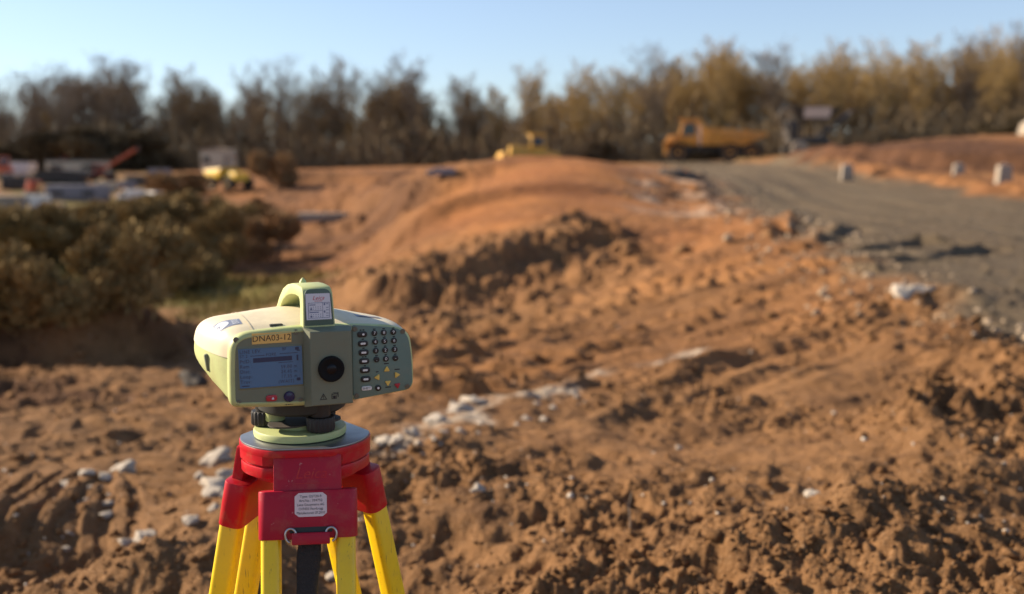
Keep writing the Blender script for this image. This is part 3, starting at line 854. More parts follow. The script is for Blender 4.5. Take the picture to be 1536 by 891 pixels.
def stone(px, py, size, label, group="chalk stones on the bare soil", flat=0.7, name="chalk_stone", m=None):
    p = hit(px, py)
    k = random.randrange(len(stone_me))
    me = stone_me[k]
    if m is not None: me = me.copy(); me.materials.clear(); me.materials.append(m)
    o = bpy.data.objects.new(name, me); COL.objects.link(o)
    o.location = (p.x, p.y, ground_z(p.x, p.y) + size * 0.12)
    o.rotation_euler = (random.uniform(-.3, .3), random.uniform(-.3, .3), random.uniform(0, 6.28))
    size *= 1.12
    o.scale = (size * random.uniform(.9, 1.3), size * random.uniform(.8, 1.1), size * flat)
    return tag(o, label, "stone", group)


stone(326, 697, 0.062, "large pale chalk lump lying just left of the tripod head")
stone(346, 716, 0.045, "chalk lump tucked against the left red leg cap of the tripod")
stone(334, 742, 0.058, "chalk lump beside the left red leg cap, below the larger pale lump")
stone(318, 752, 0.035, "small chalk lump lowest of the cluster left of the tripod's red leg cap")
stone(574, 682, 0.040, "chalk lump close right of the red tripod head")
stone(592, 672, 0.050, "biggest of the chalk lumps just right of the tripod head")
stone(618, 662, 0.036, "flat chalk lump on the white streak, second group right of tripod head")
stone(657, 637, 0.048, "rounded chalk lump at the middle of the white streak")
stone(683, 622, 0.030, "small chalk lump at the foot of the white pair beyond the streak's middle")
stone(697, 617, 0.052, "large jagged chalk lump, left of the pair in the white streak")
stone(713, 608, 0.056, "large jagged chalk lump, right of the pair in the white streak")
stone(682, 603, 0.034, "greyish chalk lump standing just behind the jagged pair")
stone(186, 714, 0.048, "bright white stone on the tread marks at the far left foreground")
stone(157, 722, 0.034, "pale stone just left of the bright white stone on the tread marks")
stone(103, 733, 0.036, "grey pale stone left of the tread marks in the left foreground")
stone(12, 697, 0.046, "flat pale stone at the left edge of the photo")
stone(219, 791, 0.040, "white stone in front of the tread marks, beside the dark hollow")
stone(288, 797, 0.036, "bluish pale stone left of the yellow tripod legs")
stone(160, 763, 0.026, "small pale stone in front of the tread marks' left end")
stone(716, 764, 0.020, "small white stone alone on brown soil right of the tripod legs")
stone(1222, 770, 0.028, "small white stone among clods in the right foreground")
stone(1018, 655, 0.022, "small pale stone beyond the dark hole in the middle foreground")
stone(1352, 462, 0.10, "pale boulder on the soil berm at the gravel road's near edge", flat=.8)
stone(1378, 456, 0.085, "pale boulder behind another at the gravel road's near edge")
stone(1350, 436, 0.08, "cream boulder touching the gravel verge of the road")
stone(500, 835, 0.030, "pale stone seen between the front tripod legs")
stone(882, 676, 0.055, "dark earth clod standing in the hole in the middle foreground", "dark clods", .9, "earth_clod", M['darksteel'])
stone(293, 577, 0.085, "black lump on the soil just left of the survey instrument", "dark clods", .8, "earth_clod", M['tyre'])
stone(1018, 268, 0.55, "dark heap on the near edge of the gravel road before the dump truck", "dark clods", .45, "earth_clod", M['tyre'])
PEB = [(540 + 340 * t, 715 - 125 * t + random.uniform(-14, 14)) for t in [random.random() for _ in range(26)]] + [(random.uniform(60, 350), random.uniform(690, 800)) for _ in range(16)]
for px, py in PEB:
    stone(px, py, random.uniform(.010, .024), "little chalk pebble scattered around the bigger chalk lumps", "little chalk pebbles", name="chalk_pebble")

# ------------------------------------------------------------------ the digital level
TH = R(23)
UC, TC, WC = 0.100, 0.0780, -0.0590            # the base's centre in the face's own coordinates (along, back, up)
FACE0 = Vector((-0.33776, 1.288, CZ - 0.29706))
ax = Vector((math.cos(TH), math.sin(TH), 0)); ay = Vector((-math.sin(TH), math.cos(TH), 0))
base_pos = FACE0 + ax * UC + ay * TC + Vector((0, 0, WC))
level = empty("digital_level", base_pos, TH)
tag(level, "pale green digital levelling instrument with screen and keypad, standing on the red tripod", "survey level")


def L(u, t, w):                                # millimetres on the face -> the instrument's local metres
    return Vector((u * 1e-3 - UC, t * 1e-3 - TC, w * 1e-3 - WC))


def resample(P, n):
    P = [Vector(p) for p in P]; m = len(P)
    d = [0]
    for i in range(m): d.append(d[-1] + (P[(i + 1) % m] - P[i]).length)
    out = []; j = 0
    for k in range(n):
        s = d[-1] * k / n
        while d[j + 1] < s: j += 1
        t = (s - d[j]) / max(d[j + 1] - d[j], 1e-9)
        out.append(P[j].lerp(P[(j + 1) % m], t))
    return out


def face_outline(bm_, bl, br, rm, tr, tm, tl, lm, inset=0.0, n=160):
    c = rounded([bm_, br, rm, tr, tm, tl, lm, bl], [70, 13, 30, 34, 80, 26, 26, 12], 8)
    c = c[4:] + c[:4]
    if inset:
        ctr = Vector((115, 44)); q = []
        m = len(c)
        for i in range(m):
            e = c[(i + 1) % m] - c[i - 1]
            nn = Vector((-e.y, e.x)); nn = nn.normalized() if nn.length > 1e-6 else Vector((0, 0))
            q.append(c[i] + nn * inset)
        c = q
    return resample(c, n)


FRONT = ((115, -8.5), (0, -1), (231.5, 3), (231.5, 50), (225, 86), (112, 95.5), (3, 89), (0, 45))
def sec(t, P, inset=0.0): return [L(p.x, t, p.y) for p in face_outline(P[0], P[1], P[2], P[3], P[4], P[5], P[6], P[7], inset)]
bm = bmesh.new()
loft(bm, [sec(4.0, FRONT, 7.6), sec(0.8, FRONT, 7.0), sec(0, FRONT, 6.0), sec(0.5, FRONT, 4.0), sec(2.0, FRONT, 2.0), sec(4.2, FRONT, 0.6), sec(7.5, FRONT), sec(16, FRONT, 0.3), sec(17, FRONT, 1.6), sec(17.4, FRONT, 5)])
obj("front_bezel", bm, M['green'], level, 40)
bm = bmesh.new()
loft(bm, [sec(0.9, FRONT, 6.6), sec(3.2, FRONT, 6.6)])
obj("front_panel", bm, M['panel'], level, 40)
# keypad overlay: right part of the panel
ov = rounded([(151.5, -3), (229, 5), (228, 48), (222, 83.5), (151.5, 91.5)], [3, 12, 20, 26, 3], 6)
bm = bmesh.new()
add_prism(bm, ov, lambda a, b, h: L(a, h, b), 0.0, 1.6, 0.25)
keypad = obj("keypad", bm, M['membrane'], level, 40)

SHELL = [
    (17.2, FRONT, 1.2), (30, ((115, -4), (-4, 6), (233, 8), (234, 50), (229, 86), (113, 98.5), (-3, 92), (-7, 48)), 0),
    (60, ((115, 2), (-14, 18), (237, 16), (240, 50), (233, 85), (114, 103), (-12, 95), (-19, 50)), 0),
    (95, ((115, 6), (-22, 31), (240, 26), (244, 50), (237, 82), (115, 106.5), (-20, 96), (-26.5, 53)), 0),
    (130, ((115, 10), (-23, 37), (238, 32), (243, 52), (234, 79), (115, 106.5), (-19, 92), (-27, 55)), 0),
    (165, ((115, 16), (-16, 42), (230, 38), (234, 54), (226, 76), (115, 104), (-9, 82), (-19, 56)), 0),
    (188, ((115, 24), (4, 46), (214, 43), (217, 55), (210, 72), (115, 98), (8, 79), (2, 57)), 0),
    (197, ((115, 32), (24, 49), (196, 47), (199, 56), (193, 69), (115, 90), (28, 75), (23, 57)), 0),
]


def shell(scale):
    b = bmesh.new()
    import itertools
    # smooth the loft by interpolating between sections
    rows = []
    for i in range(len(SHELL) - 1):
        a = [Vector(p) for p in sec(SHELL[i][0], SHELL[i][1], SHELL[i][2])]; c = [Vector(p) for p in sec(SHELL[i + 1][0], SHELL[i + 1][1], SHELL[i + 1][2])]
        steps = 4
        for k in range(steps + (1 if i == len(SHELL) - 2 else 0)):
            rows.append([p.lerp(q, k / steps) for p, q in zip(a, c)])
    for _ in range(2):
        rows = [rows[0]] + [[(rows[i - 1][k] + 2 * rows[i][k] + rows[i + 1][k]) / 4 for k in range(len(rows[0]))] for i in range(1, len(rows) - 1)] + [rows[-1]]
    loft(b, rows)
    if scale != 1:
        c = L(115, 100, 50)
        for v in b.verts: v.co = c + (v.co - c) * scale
    return b


seam_p = L(0, 60, 60.5); seam_n = Vector((0, -0.07, 1)).normalized()
bm = shell(1.0)
r_ = bmesh.ops.bisect_plane(bm, geom=bm.verts[:] + bm.edges[:] + bm.faces[:], plane_co=seam_p, plane_no=seam_n, clear_inner=True)
bmesh.ops.recalc_face_normals(bm, faces=bm.faces)
cover = obj("top_cover", bm, M['cream'], level, 35)
bm = shell(0.992)
bmesh.ops.bisect_plane(bm, geom=bm.verts[:] + bm.edges[:] + bm.faces[:], plane_co=seam_p + Vector((0, 0, .0006)), plane_no=seam_n, clear_outer=True)
bmesh.ops.recalc_face_normals(bm, faces=bm.faces)
housing = obj("side_housing", bm, M['green'], level, 35)

from mathutils.bvhtree import BVHTree
_b = shell(1.0); SH = BVHTree.FromBMesh(_b); _b.free()


def top_at(u, t, lift=0.3):
    h = SH.ray_cast(L(u, t, 300), Vector((0, 0, -1)))[0]
    return h + Vector((0, 0, lift * 1e-3))


def patch(bm, quad, n=8, lift=0.3):
    """a decal following the top cover: quad of (u, t) corners"""
    g = []
    for i in range(n + 1):
        row = []
        for k in range(n + 1):
            a, c = i / n, k / n
            p = [(1 - a) * ((1 - c) * quad[0][j] + c * quad[1][j]) + a * ((1 - c) * quad[3][j] + c * quad[2][j]) for j in (0, 1)]
            row.append(bm.verts.new(top_at(p[0], p[1], lift)))
        g.append(row)
    for i in range(n):
        for k in range(n): bm.faces.new((g[i][k], g[i][k + 1], g[i + 1][k + 1], g[i + 1][k]))


# sticker with a white disc on the cover's left shoulder
bm = bmesh.new(); patch(bm, [(-8, 40), (24, 40), (24, 66), (-8, 66)], 12, 0.35)
st = obj("roof_sticker", bm, M['greyblue'], level)
bm = bmesh.new()
ctr = (1, 53); ring = [bm.verts.new(top_at(ctr[0] + 8.5 * math.cos(a), ctr[1] + 10 * math.sin(a), 0.7)) for a in [2 * math.pi * k / 24 for k in range(24)]]
cv = bm.verts.new(top_at(*ctr, 0.7))
for k in range(24): bm.faces.new((cv, ring[k], ring[(k + 1) % 24]))
obj("white_disc", bm, M['sticker'], st)
bm = bmesh.new()
for i in range(4): patch(bm, [(13, 44 + 5 * i), (21, 44 + 5 * i), (21, 46.4 + 5 * i), (13, 46.4 + 5 * i)], 3, 0.7)
obj("lettering", bm, M['sticker'], st)
bm = bmesh.new(); patch(bm, [(172, 52), (205, 52), (205, 70), (172, 70)], 8, 0.35)
st = obj("roof_sticker", bm, M['greyblue'], level)
bm = bmesh.new(); patch(bm, [(175, 55), (202, 55), (202, 60), (175, 60)], 6, 0.7)
obj("stripe", bm, M['concrete'], st)
# seam across the cover and the little latch in front
bm = bmesh.new(); patch(bm, [(31, 20), (32.6, 20), (28, 150), (26.4, 150)], 16, 0.9)
obj("cover_ridge", bm, M['cream'], level)
bm = bmesh.new(); p = top_at(62, 24, -0.5)
add_box(bm, p, (.016, .007, .0035), .001)
obj("cover_latch", bm, M['dark'], level)
# battery door slot on the lit side
bm = bmesh.new()
q = SH.ray_cast(L(-200, 62, 46), Vector((1, 0, 0)))[0]
add_box(bm, q + Vector((.0012, 0, 0)), (.006, .006, .022), .0022, rot=Matrix.Rotation(R(-8), 3, 'Y'))
obj("door_slot", bm, M['housing_dark'] if 'housing_dark' in M else M['panel'], level, 40)

# raised eyepiece housing
bm = bmesh.new()
loft(bm, [[L(*p) for p in ((90, 1.5, -6.8), (150.6, 1.5, -7.2), (150.6, 1.5, 91.6), (90, 1.5, 92.2))],
          [L(*p) for p in ((90, 0, -6.8), (150.6, 0, -7.2), (150.6, 0, 91.4), (90, 0, 92))],
          [L(*p) for p in ((95.2, -14.2, -3.4), (147, -14.2, -3.6), (146.5, -14.2, 87.3), (95.2, -14.2, 88.2))],
          [L(*p) for p in ((96, -15, -2.6), (146.2, -15, -2.8), (145.8, -15, 86.5), (96, -15, 87.4))]])
bmesh.ops.recalc_face_normals(bm, faces=bm.faces)
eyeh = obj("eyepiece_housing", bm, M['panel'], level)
bm = bmesh.new()
for i, (u, dz) in enumerate(((110, 7), (124.5, 7))):
    pl = lambda x, y, u=u: L(u + x, -15.25, 7 + y)
    if i == 0:   # warning triangle
        o3 = [(-4.6, -3.4), (4.6, -3.4), (0, 4.6)]; i3 = [(-3.1, -2.5), (3.1, -2.5), (0, 2.7)]
        ov_ = [bm.verts.new(pl(*p)) for p in o3]; iv = [bm.verts.new(pl(*p)) for p in i3]
        for k in range(3): bm.faces.new((ov_[k], ov_[(k + 1) % 3], iv[(k + 1) % 3], iv[k]))
        add_rect(bm, pl, -.45, -.6, .45, 1.4); add_rect(bm, pl, -.45, -1.9, .45, -1.1)
    else:        # folded manual mark
        for r in ((-4.4, -3.4, -3.4, 3.0), (-4.4, 2.2, 3.2, 3.2), (3.2, -1.6, 4.2, 4.2), (-2.6, -3.2, .6, .6), (1.2, -3.2, 2.0, 1.2), (-4.4, -3.4, 2, -2.8), (-2.8, 3.8, 4.2, 4.5)):
            add_rect(bm, pl, *r)
obj("warning_marks", bm, M['ink'], eyeh)
bm = bmesh.new()
add_lathe(bm, L(120, -15, 41.5), (0, -1, 0), [(.0160, 0), (.0160, .004), (.0154, .0052), (.0140, .0057), (.0126, .0054), (.0112, .0046), (.006, .0040)], 48)
eyecup = obj("eyepiece", bm, M['eyecup'], level, 40)
bm = bmesh.new(); add_lathe(bm, L(120, -19.0, 41.5), (0, -1, 0), [(.0062, 0), (.0056, .0006), (.003, .0011), (.0006, .0013)], 32)
obj("lens", bm, M['lens'], eyecup, 60)

# screen
bm = bmesh.new()
P = lambda a, b, h: L(a, h, b)
so_ = rounded([(10, 20.2), (90.6, 19.4), (90, 72), (9.2, 72.6)], [2.5] * 4, 4); si = rounded([(12.4, 22.4), (88.8, 21.8), (88.2, 70), (11.4, 70.6)], [1] * 4, 4)
v0 = [bm.verts.new(L(p.x, 0.88, p.y)) for p in so_]; v1 = [bm.verts.new(L(p.x, -0.25, p.y)) for p in si]; v2 = [bm.verts.new(L(p.x, 0.8, p.y)) for p in si]
n_ = len(v0)
for k in range(n_):
    bm.faces.new((v0[k], v0[(k + 1) % n_], v1[(k + 1) % n_], v1[k])); bm.faces.new((v1[k], v1[(k + 1) % n_], v2[(k + 1) % n_], v2[k]))
bmesh.ops.recalc_face_normals(bm, faces=bm.faces)
screen = obj("screen", bm, M['panel'], level)
bm = bmesh.new(); bm.faces.new([bm.verts.new(L(p.x, .55, p.y)) for p in si])
obj("glass_pane", bm, M['lcd'], screen)
bm = bmesh.new(); pl = lambda x, y: L(x, 0.35, y)
def ln(s, x, y, size=6.2, al='LEFT', sp=1.12): add_text(bm, s, size, lambda a, b: pl(x + a * .92, y + b), align=al, space=sp)
ln("LINE LEV.", 13.2, 66.2); ln("BF", 64, 67, 5.2)
add_rect(bm, pl, 80, 65.2, 84.5, 68.6); add_rect(bm, pl, 82, 63.8, 86, 65.0)
ln("ST.2", 13.2, 61.0, 5.2); add_rect(bm, pl, 26, 60.6, 43, 61.3); ln("FORE", 44.5, 61.4, 5.2); add_rect(bm, pl, 61, 61.3, 83, 62.0)
ln("PtID:", 13.2, 54.6); add_rect(bm, pl, 29, 52.6, 76, 58.2); add_rect(bm, pl, 59, 50.4, 77, 51.0); add_rect(bm, pl, 81.5, 52.0, 83.6, 59)
ln("Rem :", 13.2, 48.4); ln("Dist:", 13.2, 42.2); ln("Loop:", 13.2, 36.0); ln("Trav:", 13.2, 29.8)
ln("59.00 m", 82, 45.2, 6, 'RIGHT'); ln("24.45 m", 82, 39.2, 6, 'RIGHT'); ln("17.35 m", 82, 33.2, 6, 'RIGHT'); ln("(WAIT)", 78, 27, 6, 'RIGHT')
add_rect(bm, pl, 81, 27, 85.6, 30.6); add_rect(bm, pl, 15, 24.2, 24, 25.4)
obj("lettering", bm, M['lcdink'], screen)

# name tape
bm = bmesh.new(); add_prism(bm, [Vector(p) for p in ((28.4, 75.1), (75.6, 75.3), (75.8, 88.3), (28.5, 88.1))], P, 0.2, 0.9)
bmesh.ops.recalc_face_normals(bm, faces=bm.faces)
tape = obj("name_tape", bm, M['tape'], level)
bm = bmesh.new(); add_text(bm, "DNA03-12", 10.4, lambda a, b: L(52 + a, 0.08, 81.4 + b))
obj("lettering", bm, M['ink'], tape)

# switches under the screen
bm = bmesh.new(); add_prism(bm, rounded([(43, 4), (56.5, 4), (56.5, 11.6), (43, 11.6)], [3.7] * 4, 6), P, -1.2, 1.2, .5)
bmesh.ops.recalc_face_normals(bm, faces=bm.faces)
pw = obj("power_button", bm, M['keyred'], level, 40)
bm = bmesh.new(); add_prism(bm, [Vector(p) for p in ((49.5, 6.2), (53, 6.2), (51.3, 9.6))], P, -1.5, -1.2)
obj("mark", bm, M['sticker'], pw)
bm = bmesh.new(); add_lathe(bm, L(71.3, 1.2, 7.8), (0, -1, 0), [(.0066, 0), (.0066, .0022), (.0060, .003), (.005, .003), (.0035, .0034), (.0008, .0037)], 36)
obj("level_bubble", bm, M['keyblue'], level, 40)
bm = bmesh.new()
for a in (66.5, 69.2, 71.4, 73.8): add_rect(bm, lambda x, y: L(x, 0.6, y), a, -2.6, a + 1.8, -0.6)
obj("lettering", bm, M['ink'], level)

# screws
for (u, w) in ((9.6, 81.9), (81.5, 87.1), (10.4, 5.6), (85.1, 1.8), (154.7, 86.3), (216.7, 79.6), (155.5, 1.9), (221.9, 8.4)):
    bm = bmesh.new()
    d0 = 0.9 if u < 100 else 0.05
    add_lathe(bm, L(u, d0, w), (0, -1, 0), [(.0034, 0), (.0034, .0004), (.0030, .0006), (.0028, .0002), (.0023, .0002), (.0021, .0007), (.0010, .0007), (.0008, .0002), (.0003, .0002)], 20)
    obj("screw", bm, M['screw'], level, 30)

# keys
ink = bmesh.new(); wht = bmesh.new()
KP = lambda x, y: L(x, -0.05, y)
def key(shape, m):
    b = bmesh.new(); add_prism(b, shape, P, -1.5, 0.6, .45); bmesh.ops.recalc_face_normals(b, faces=b.faces)
    return obj("key", b, m, keypad, 40)
def oval(cx, cy, w, h): return rounded([(cx - w / 2, cy - h / 2), (cx + w / 2, cy - h / 2), (cx + w / 2, cy + h / 2), (cx - w / 2, cy + h / 2)], [h * .48] * 4, 6)
def disc(cx, cy, r, n=20): return [Vector((cx + r * math.cos(2 * math.pi * k / n), cy + r * math.sin(2 * math.pi * k / n))) for k in range(n)]
for i, w in enumerate((79, 67.4, 56, 45, 33.6, 22)):
    u = 163.9 + i * .72
    key(oval(u, w, 12.6, 7.4), M['black'])
    add_prism(wht, oval(u + (1.2 if i == 0 else 0), w, 6.4 if i else 3.0, 2.5), P, -1.75, -1.55)
    for a in ((-3, -.6), (.6, 3)) if i in (0, 3) else ((-1.4, 1.4),):
        if i < 5: add_rect(ink, KP, u + a[0], w + 4.6, u + a[1], w + 6.2)
b_ = key(oval(168.4, 10.3, 13, 5.2), M['white'])
add_text(ink, "SHIFT", 4.3, lambda a, b: L(168.4 + a, -1.7, 10.3 + b))
DIG = ("789", "456", "123", ".0-")
for r in range(4):
    w = (79.6, 68.6, 57.2, 46)[r]
    for c in range(3):
        u = (179.6, 191.8, 204.2)[c] + r * .75
        key(disc(u, w, 3.75), M['black'])
        add_text(wht, DIG[r][c], 5.4, lambda a, b, u=u, w=w: L(u + a * 1.1, -1.75, w + b))
        for a in ((-1.5, 1.5),): add_rect(ink, KP, u - 1.7, w + 4.3, u + 1.7, w + 5.7)
TRI = lambda cx, cy, r, rot: rounded([(cx + r * math.cos(rot + k * 2.0944), cy + r * math.sin(rot + k * 2.0944)) for k in range(3)], [2.0] * 3, 4)
key(TRI(195, 32.3, 4.9, math.pi / 2), M['keyyellow']); key(TRI(182.7, 23.2, 4.9, math.pi), M['keyyellow'])
key(TRI(208, 24.4, 4.9, 0), M['keyyellow']); key(TRI(196.2, 15.2, 4.9, -math.pi / 2), M['keyyellow'])
key(TRI(208.6, 10.8, 5.0, R(35)), M['keyred'])
key(disc(183.4, 9.4, 3.9), M['black'])
for (u, w, hw) in ((194.6, 39.0, 3.2), (182.6, 29.4, 1.8), (208.6, 30.6, 3.4), (196.6, 8.6, 3.6)): add_rect(ink, KP, u - hw, w, u + hw, w + 1.4)
for a in disc(183.4, 9.4, 1.3, 10): pass
add_prism(wht, disc(183.4, 9.4, 1.5, 12), P, -1.75, -1.55)
obj("lettering", ink, M['ink'], keypad); obj("key_marks", wht, M['white'], keypad)

# carrying handle
outer = [(0, 90), (0, 126), (1.2, 133), (5, 138.2), (12, 140.6), (40, 141), (66, 139.5), (95, 135), (122, 127), (146, 114), (164, 100), (170, 94)]
inner = [(150, 94), (138, 103), (122, 112), (98, 120), (70, 125), (44, 127), (26, 126.5), (18.5, 123), (16.5, 116), (16, 90)]
prof = [Vector(p) for p in outer + inner]
bm = bmesh.new()
def HP(a, b, h):
    k = (b - 92) / 48
    return L(h + (-3.0 * k if h > 110 else 0.5 * k), a, b)
add_prism(bm, prof, HP, 90.2, 130.4, 2.2)
bmesh.ops.recalc_face_normals(bm, faces=bm.faces)
hb = list(bm.faces)
handle = obj("carrying_handle", bm, M['green'], level, 35)
bm = bmesh.new(); add_prism(bm, rounded([(92.4, 93.6), (128.6, 93.6), (125.6, 138.6), (93, 138.8)], [2, 2, 11, 8], 6), P, -0.25, 1.0, .2)
bmesh.ops.recalc_face_normals(bm, faces=bm.faces)
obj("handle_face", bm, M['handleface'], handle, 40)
bm = bmesh.new(); add_prism(bm, [Vector(p) for p in ((94.8, 100.8), (126.0, 100.6), (123.8, 132.8), (93.8, 133.2))], P, -0.45, -0.2)
bmesh.ops.recalc_face_normals(bm, faces=bm.faces)
stk = obj("handle_sticker", bm, M['sticker'], handle)
bm = bmesh.new(); add_text(bm, "Leica", 7.2, lambda a, b: L(109.5 + a, -0.62, 127.4 + b), shear=0.35)
add_rect(bm, lambda x, y: L(x, -.62, y), 105, 123.4, 114.5, 124.0)
obj("lettering", bm, M['redink'], stk)
bm = bmesh.new(); q = lambda x, y: L(x, -.62, y)
def frame(x0, y0, x1, y1, t=.55):
    add_rect(bm, q, x0, y0, x1, y0 + t); add_rect(bm, q, x0, y1 - t, x1, y1); add_rect(bm, q, x0, y0 + t, x0 + t, y1 - t); add_rect(bm, q, x1 - t, y0 + t, x1, y1 - t)
frame(97, 102.6, 123.4, 121.8); add_rect(bm, q, 114.6, 103.2, 115.1, 121.2); add_rect(bm, q, 97.6, 111.8, 114.4, 112.3)
for yy in (119.2, 110): add_rect(bm, q, 98.6, yy - .6, 106 + (4 if yy < 115 else 0), yy + .5)
for yy in (116, 113.6, 106.8, 104.4):
    for k in range(5): add_rect(bm, q, 100 + 2.9 * k, yy, 101 + 2.9 * k, yy + .9)
for yy in (113.0, 103.8): add_rect(bm, q, 99.4, yy, 101.8, yy + 2.2)
for yy in (118.2, 109): add_rect(bm, q, 116.2, yy, 118.0, yy + 2.6)
for yy in (119.5, 115, 112, 108, 105): add_rect(bm, q, 119, yy, 122, yy + .7)
obj("diagram", bm, M['blueink'], stk)
bm = bmesh.new(); add_lathe(bm, L(108, 78, 138.2), (0, 0, 1), [(.0046, 0), (.0042, .002), (.0022, .0048), (.0008, .0064)], 16)
obj("sighting_peg", bm, M['green'], handle, 50)
bm = bmesh.new()
for u in (92, 128.5): add_box(bm, L(u, 9, 94), (.003, .012, .005), .0008)
# objective lens housing at the back
bm.free(); bm = bmesh.new()
add_lathe(bm, L(116, 190, 62), (0, 1, 0), [(.030, 0), (.030, .018), (.028, .020), (.025, .020), (.024, .010), (.004, .008)], 40)
obj("objective", bm, M['black'], level, 40)

# tribrach: underside, neck, three foot screws, foot plate
bm = bmesh.new()
add_lathe(bm, L(104, 82, -27), (0, 0, 1), [(.050, 0), (.056, .004), (.058, .012), (.058, .034)], 48)
obj("rotating_base", bm, M['dark'], level, 40)
bm = bmesh.new()
add_lathe(bm, L(100, 78, -59), (0, 0, 1), [(.0555, 0), (.0590, .0012), (.0595, .003), (.0595, .0085), (.0586, .0100), (.0560, .0106), (.030, .0110), (.0295, .0160), (.0270, .0172), (.010, .0172)], 72)
obj("foot_plate", bm, M['green'], level, 35)
bm = bmesh.new()
loft(bm, [[L(100 + rr * math.cos(a), 78 + rr * math.sin(a), z) for a, rr in [(k * 2 * math.pi / 36, 44 + 9 * math.cos(3 * (k * 2 * math.pi / 36 - R(222)))) for k in range(36)]] for z in (-41.0, -39.0)])
obj("spring_plate", bm, M['darksteel'], level, 40)
SCREWPOS = [(59, 99), (117.5, 36), (137, 112)]
for u, t in SCREWPOS:
    bm = bmesh.new()
    add_lathe(bm, L(u, t, -47.5), (0, 0, 1), [(.0155, 0), (.0176, .0012), (.0181, .003), (.0181, .0165), (.0172, .0185), (.009, .019)], 72, bumpy=lambda k: 1.0 if k % 4 < 2 else 0.945)
    s_ = obj("foot_screw", bm, M['rubber'], level, 25)
    bm = bmesh.new(); add_lathe(bm, L(u, t, -57), (0, 0, 1), [(.0055, 0), (.0055, .012)], 20); add_lathe(bm, L(u, t, -28.2), (0, 0, 1), [(.0125, 0), (.0125, .024)], 28)
    obj("spindle", bm, M['black'], s_, 40)
bm = bmesh.new(); add_lathe(bm, L(69, 84, -40), (0, 0, 1), [(.0120, 0), (.0128, .002), (.0128, .0300)], 32)
obj("neck", bm, M['green'], level, 40)

# ------------------------------------------------------------------ the tripod
YAW = R(7.5)
tpos = base_pos + Vector((0.0065, 0, -0.0005))
tripod = empty("survey_tripod", tpos, YAW)
tag(tripod, "red headed survey tripod with yellow legs standing on the brown soil", "tripod")


def head_outline(rr, flat, n=120, cx=0, cy=0):
    out = []
    for k in range(n):
        a = 2 * math.pi * k / n
        r = rr
        for d in (R(-90), R(30), R(150)):
            c = math.cos(a - d)
            if c > 0.1: r = min(r, flat / c)
        out.append(Vector((r * math.cos(a), r * math.sin(a))))
    return out


Z3 = lambda a, b, h: Vector((a, b, h))
bm = bmesh.new(); add_prism(bm, head_outline(.0828, .0745), Z3, -0.0028, 0.0, .0008); bmesh.ops.recalc_face_normals(bm, faces=bm.faces)
obj("head_plate", bm, M['alloy'], tripod, 30)
bm = bmesh.new()
add_prism(bm, head_outline(.0840, .0758), Z3, -0.0113, -0.0026, .0004)
add_prism(bm, head_outline(.0839, .0680), Z3, -0.0225, -0.0112, 0)
add_prism(bm, head_outline(.0800, .0640), Z3, -0.0262, -0.0220, 0)
add_prism(bm, head_outline(.0828, .0680), Z3, -0.0400, -0.0258, .0016)
add_prism(bm, head_outline(.0700, .0600), Z3, -0.0480, -0.0398, .0016)
bmesh.ops.recalc_face_normals(bm, faces=bm.faces)
obj("tripod_head", bm, M['red'], tripod, 30)
bm = bmesh.new(); add_lathe(bm, (0, 0, -0.095), (0, 0, 1), [(.010, 0), (.013, .004), (.013, .030), (.007, .034), (.007, .05)], 24)
obj("fixing_screw", bm, M['black'], tripod, 40)


def leg(angle, tilt, front=False, rad=0.0640, off=0.0):
    """one leg: hinge plate with two caps, two poles, lower pole and spiked shoe"""
    rot = Matrix.Rotation(angle, 4, 'Z')
    hinge = Vector((off, -rad, -0.018))
    tl = Matrix.Translation(hinge) @ Matrix.Rotation(-tilt, 4, 'X')
    T = rot @ tl
    def W(a, o, z): return T @ Vector((a, -o, z))     # across, outward, along the leg
    # hinge plate: tongue running down into the wide clamp
    b = bmesh.new()
    ton = rounded([(-.0415, -.052), (.0415, -.052), (.0415, .0068), (-.0415, .0068)], [.001, .001, .003, .003], 3)
    add_prism(b, ton, lambda x, y, h: W(x, h, y), -.004, .0105, .0012)
    st_ = rounded([(-.0605, -.0165), (.0605, -.0165), (.0605, .0170), (-.0605, .0170)], [.014] * 4, 8)
    add_prism(b, st_, lambda x, y, h: W(x, y - .002, h), -.0955, -.0365, .0016)
    bmesh.ops.recalc_face_normals(b, faces=b.faces)
    hp = obj("hinge_plate", b, M['reddark'] if front else M['red'], tripod, 35)
    for s in (-1, 1):
        b = bmesh.new()
        o_ = rounded([(-.0120, -.0145), (.0120, -.0145), (.0120, .0145), (-.0120, .0145)], [.0075] * 4, 6)
        add_prism(b, o_, lambda x, y, h: W(s * .0455 * (1 + max(0, -h - .09) * .05) + x, y - .002, h), -.62, -.091, .001)
        bmesh.ops.recalc_face_normals(b, faces=b.faces)
        obj("pole", b, M['yellow'], tripod, 35)
    b = bmesh.new()
    add_box(b, Vector((0, 0, 0)), (.125, .036, .05), .006)
    bmesh.ops.transform(b, matrix=T @ Matrix.Translation((0, .002, -.63)), verts=b.verts)
    obj("leg_clamp", b, M['red'], tripod, 35)
    b = bmesh.new()
    add_box(b, Vector((0, 0, 0)), (.052, .030, .36), .006)
    bmesh.ops.transform(b, matrix=T @ Matrix.Translation((0, .002, -.66)), verts=b.verts)
    obj("lower_pole", b, M['yellow'], tripod, 35)
    b = bmesh.new()
    loft(b, [[W(r * math.cos(k * math.pi / 6), r * math.sin(k * math.pi / 6) - .002, z) for k in range(12)] for z, r in ((-.83, .026), (-.88, .024), (-.90, .014), (-.95, .002))])
    obj("shoe", b, M['steel'], tripod, 35)
    return T, W, hp


T0, W0, hp0 = leg(0.0, R(13.5), True, off=0.006)
leg(R(135), R(14), rad=.058); leg(R(-107.5), R(11), rad=.068)
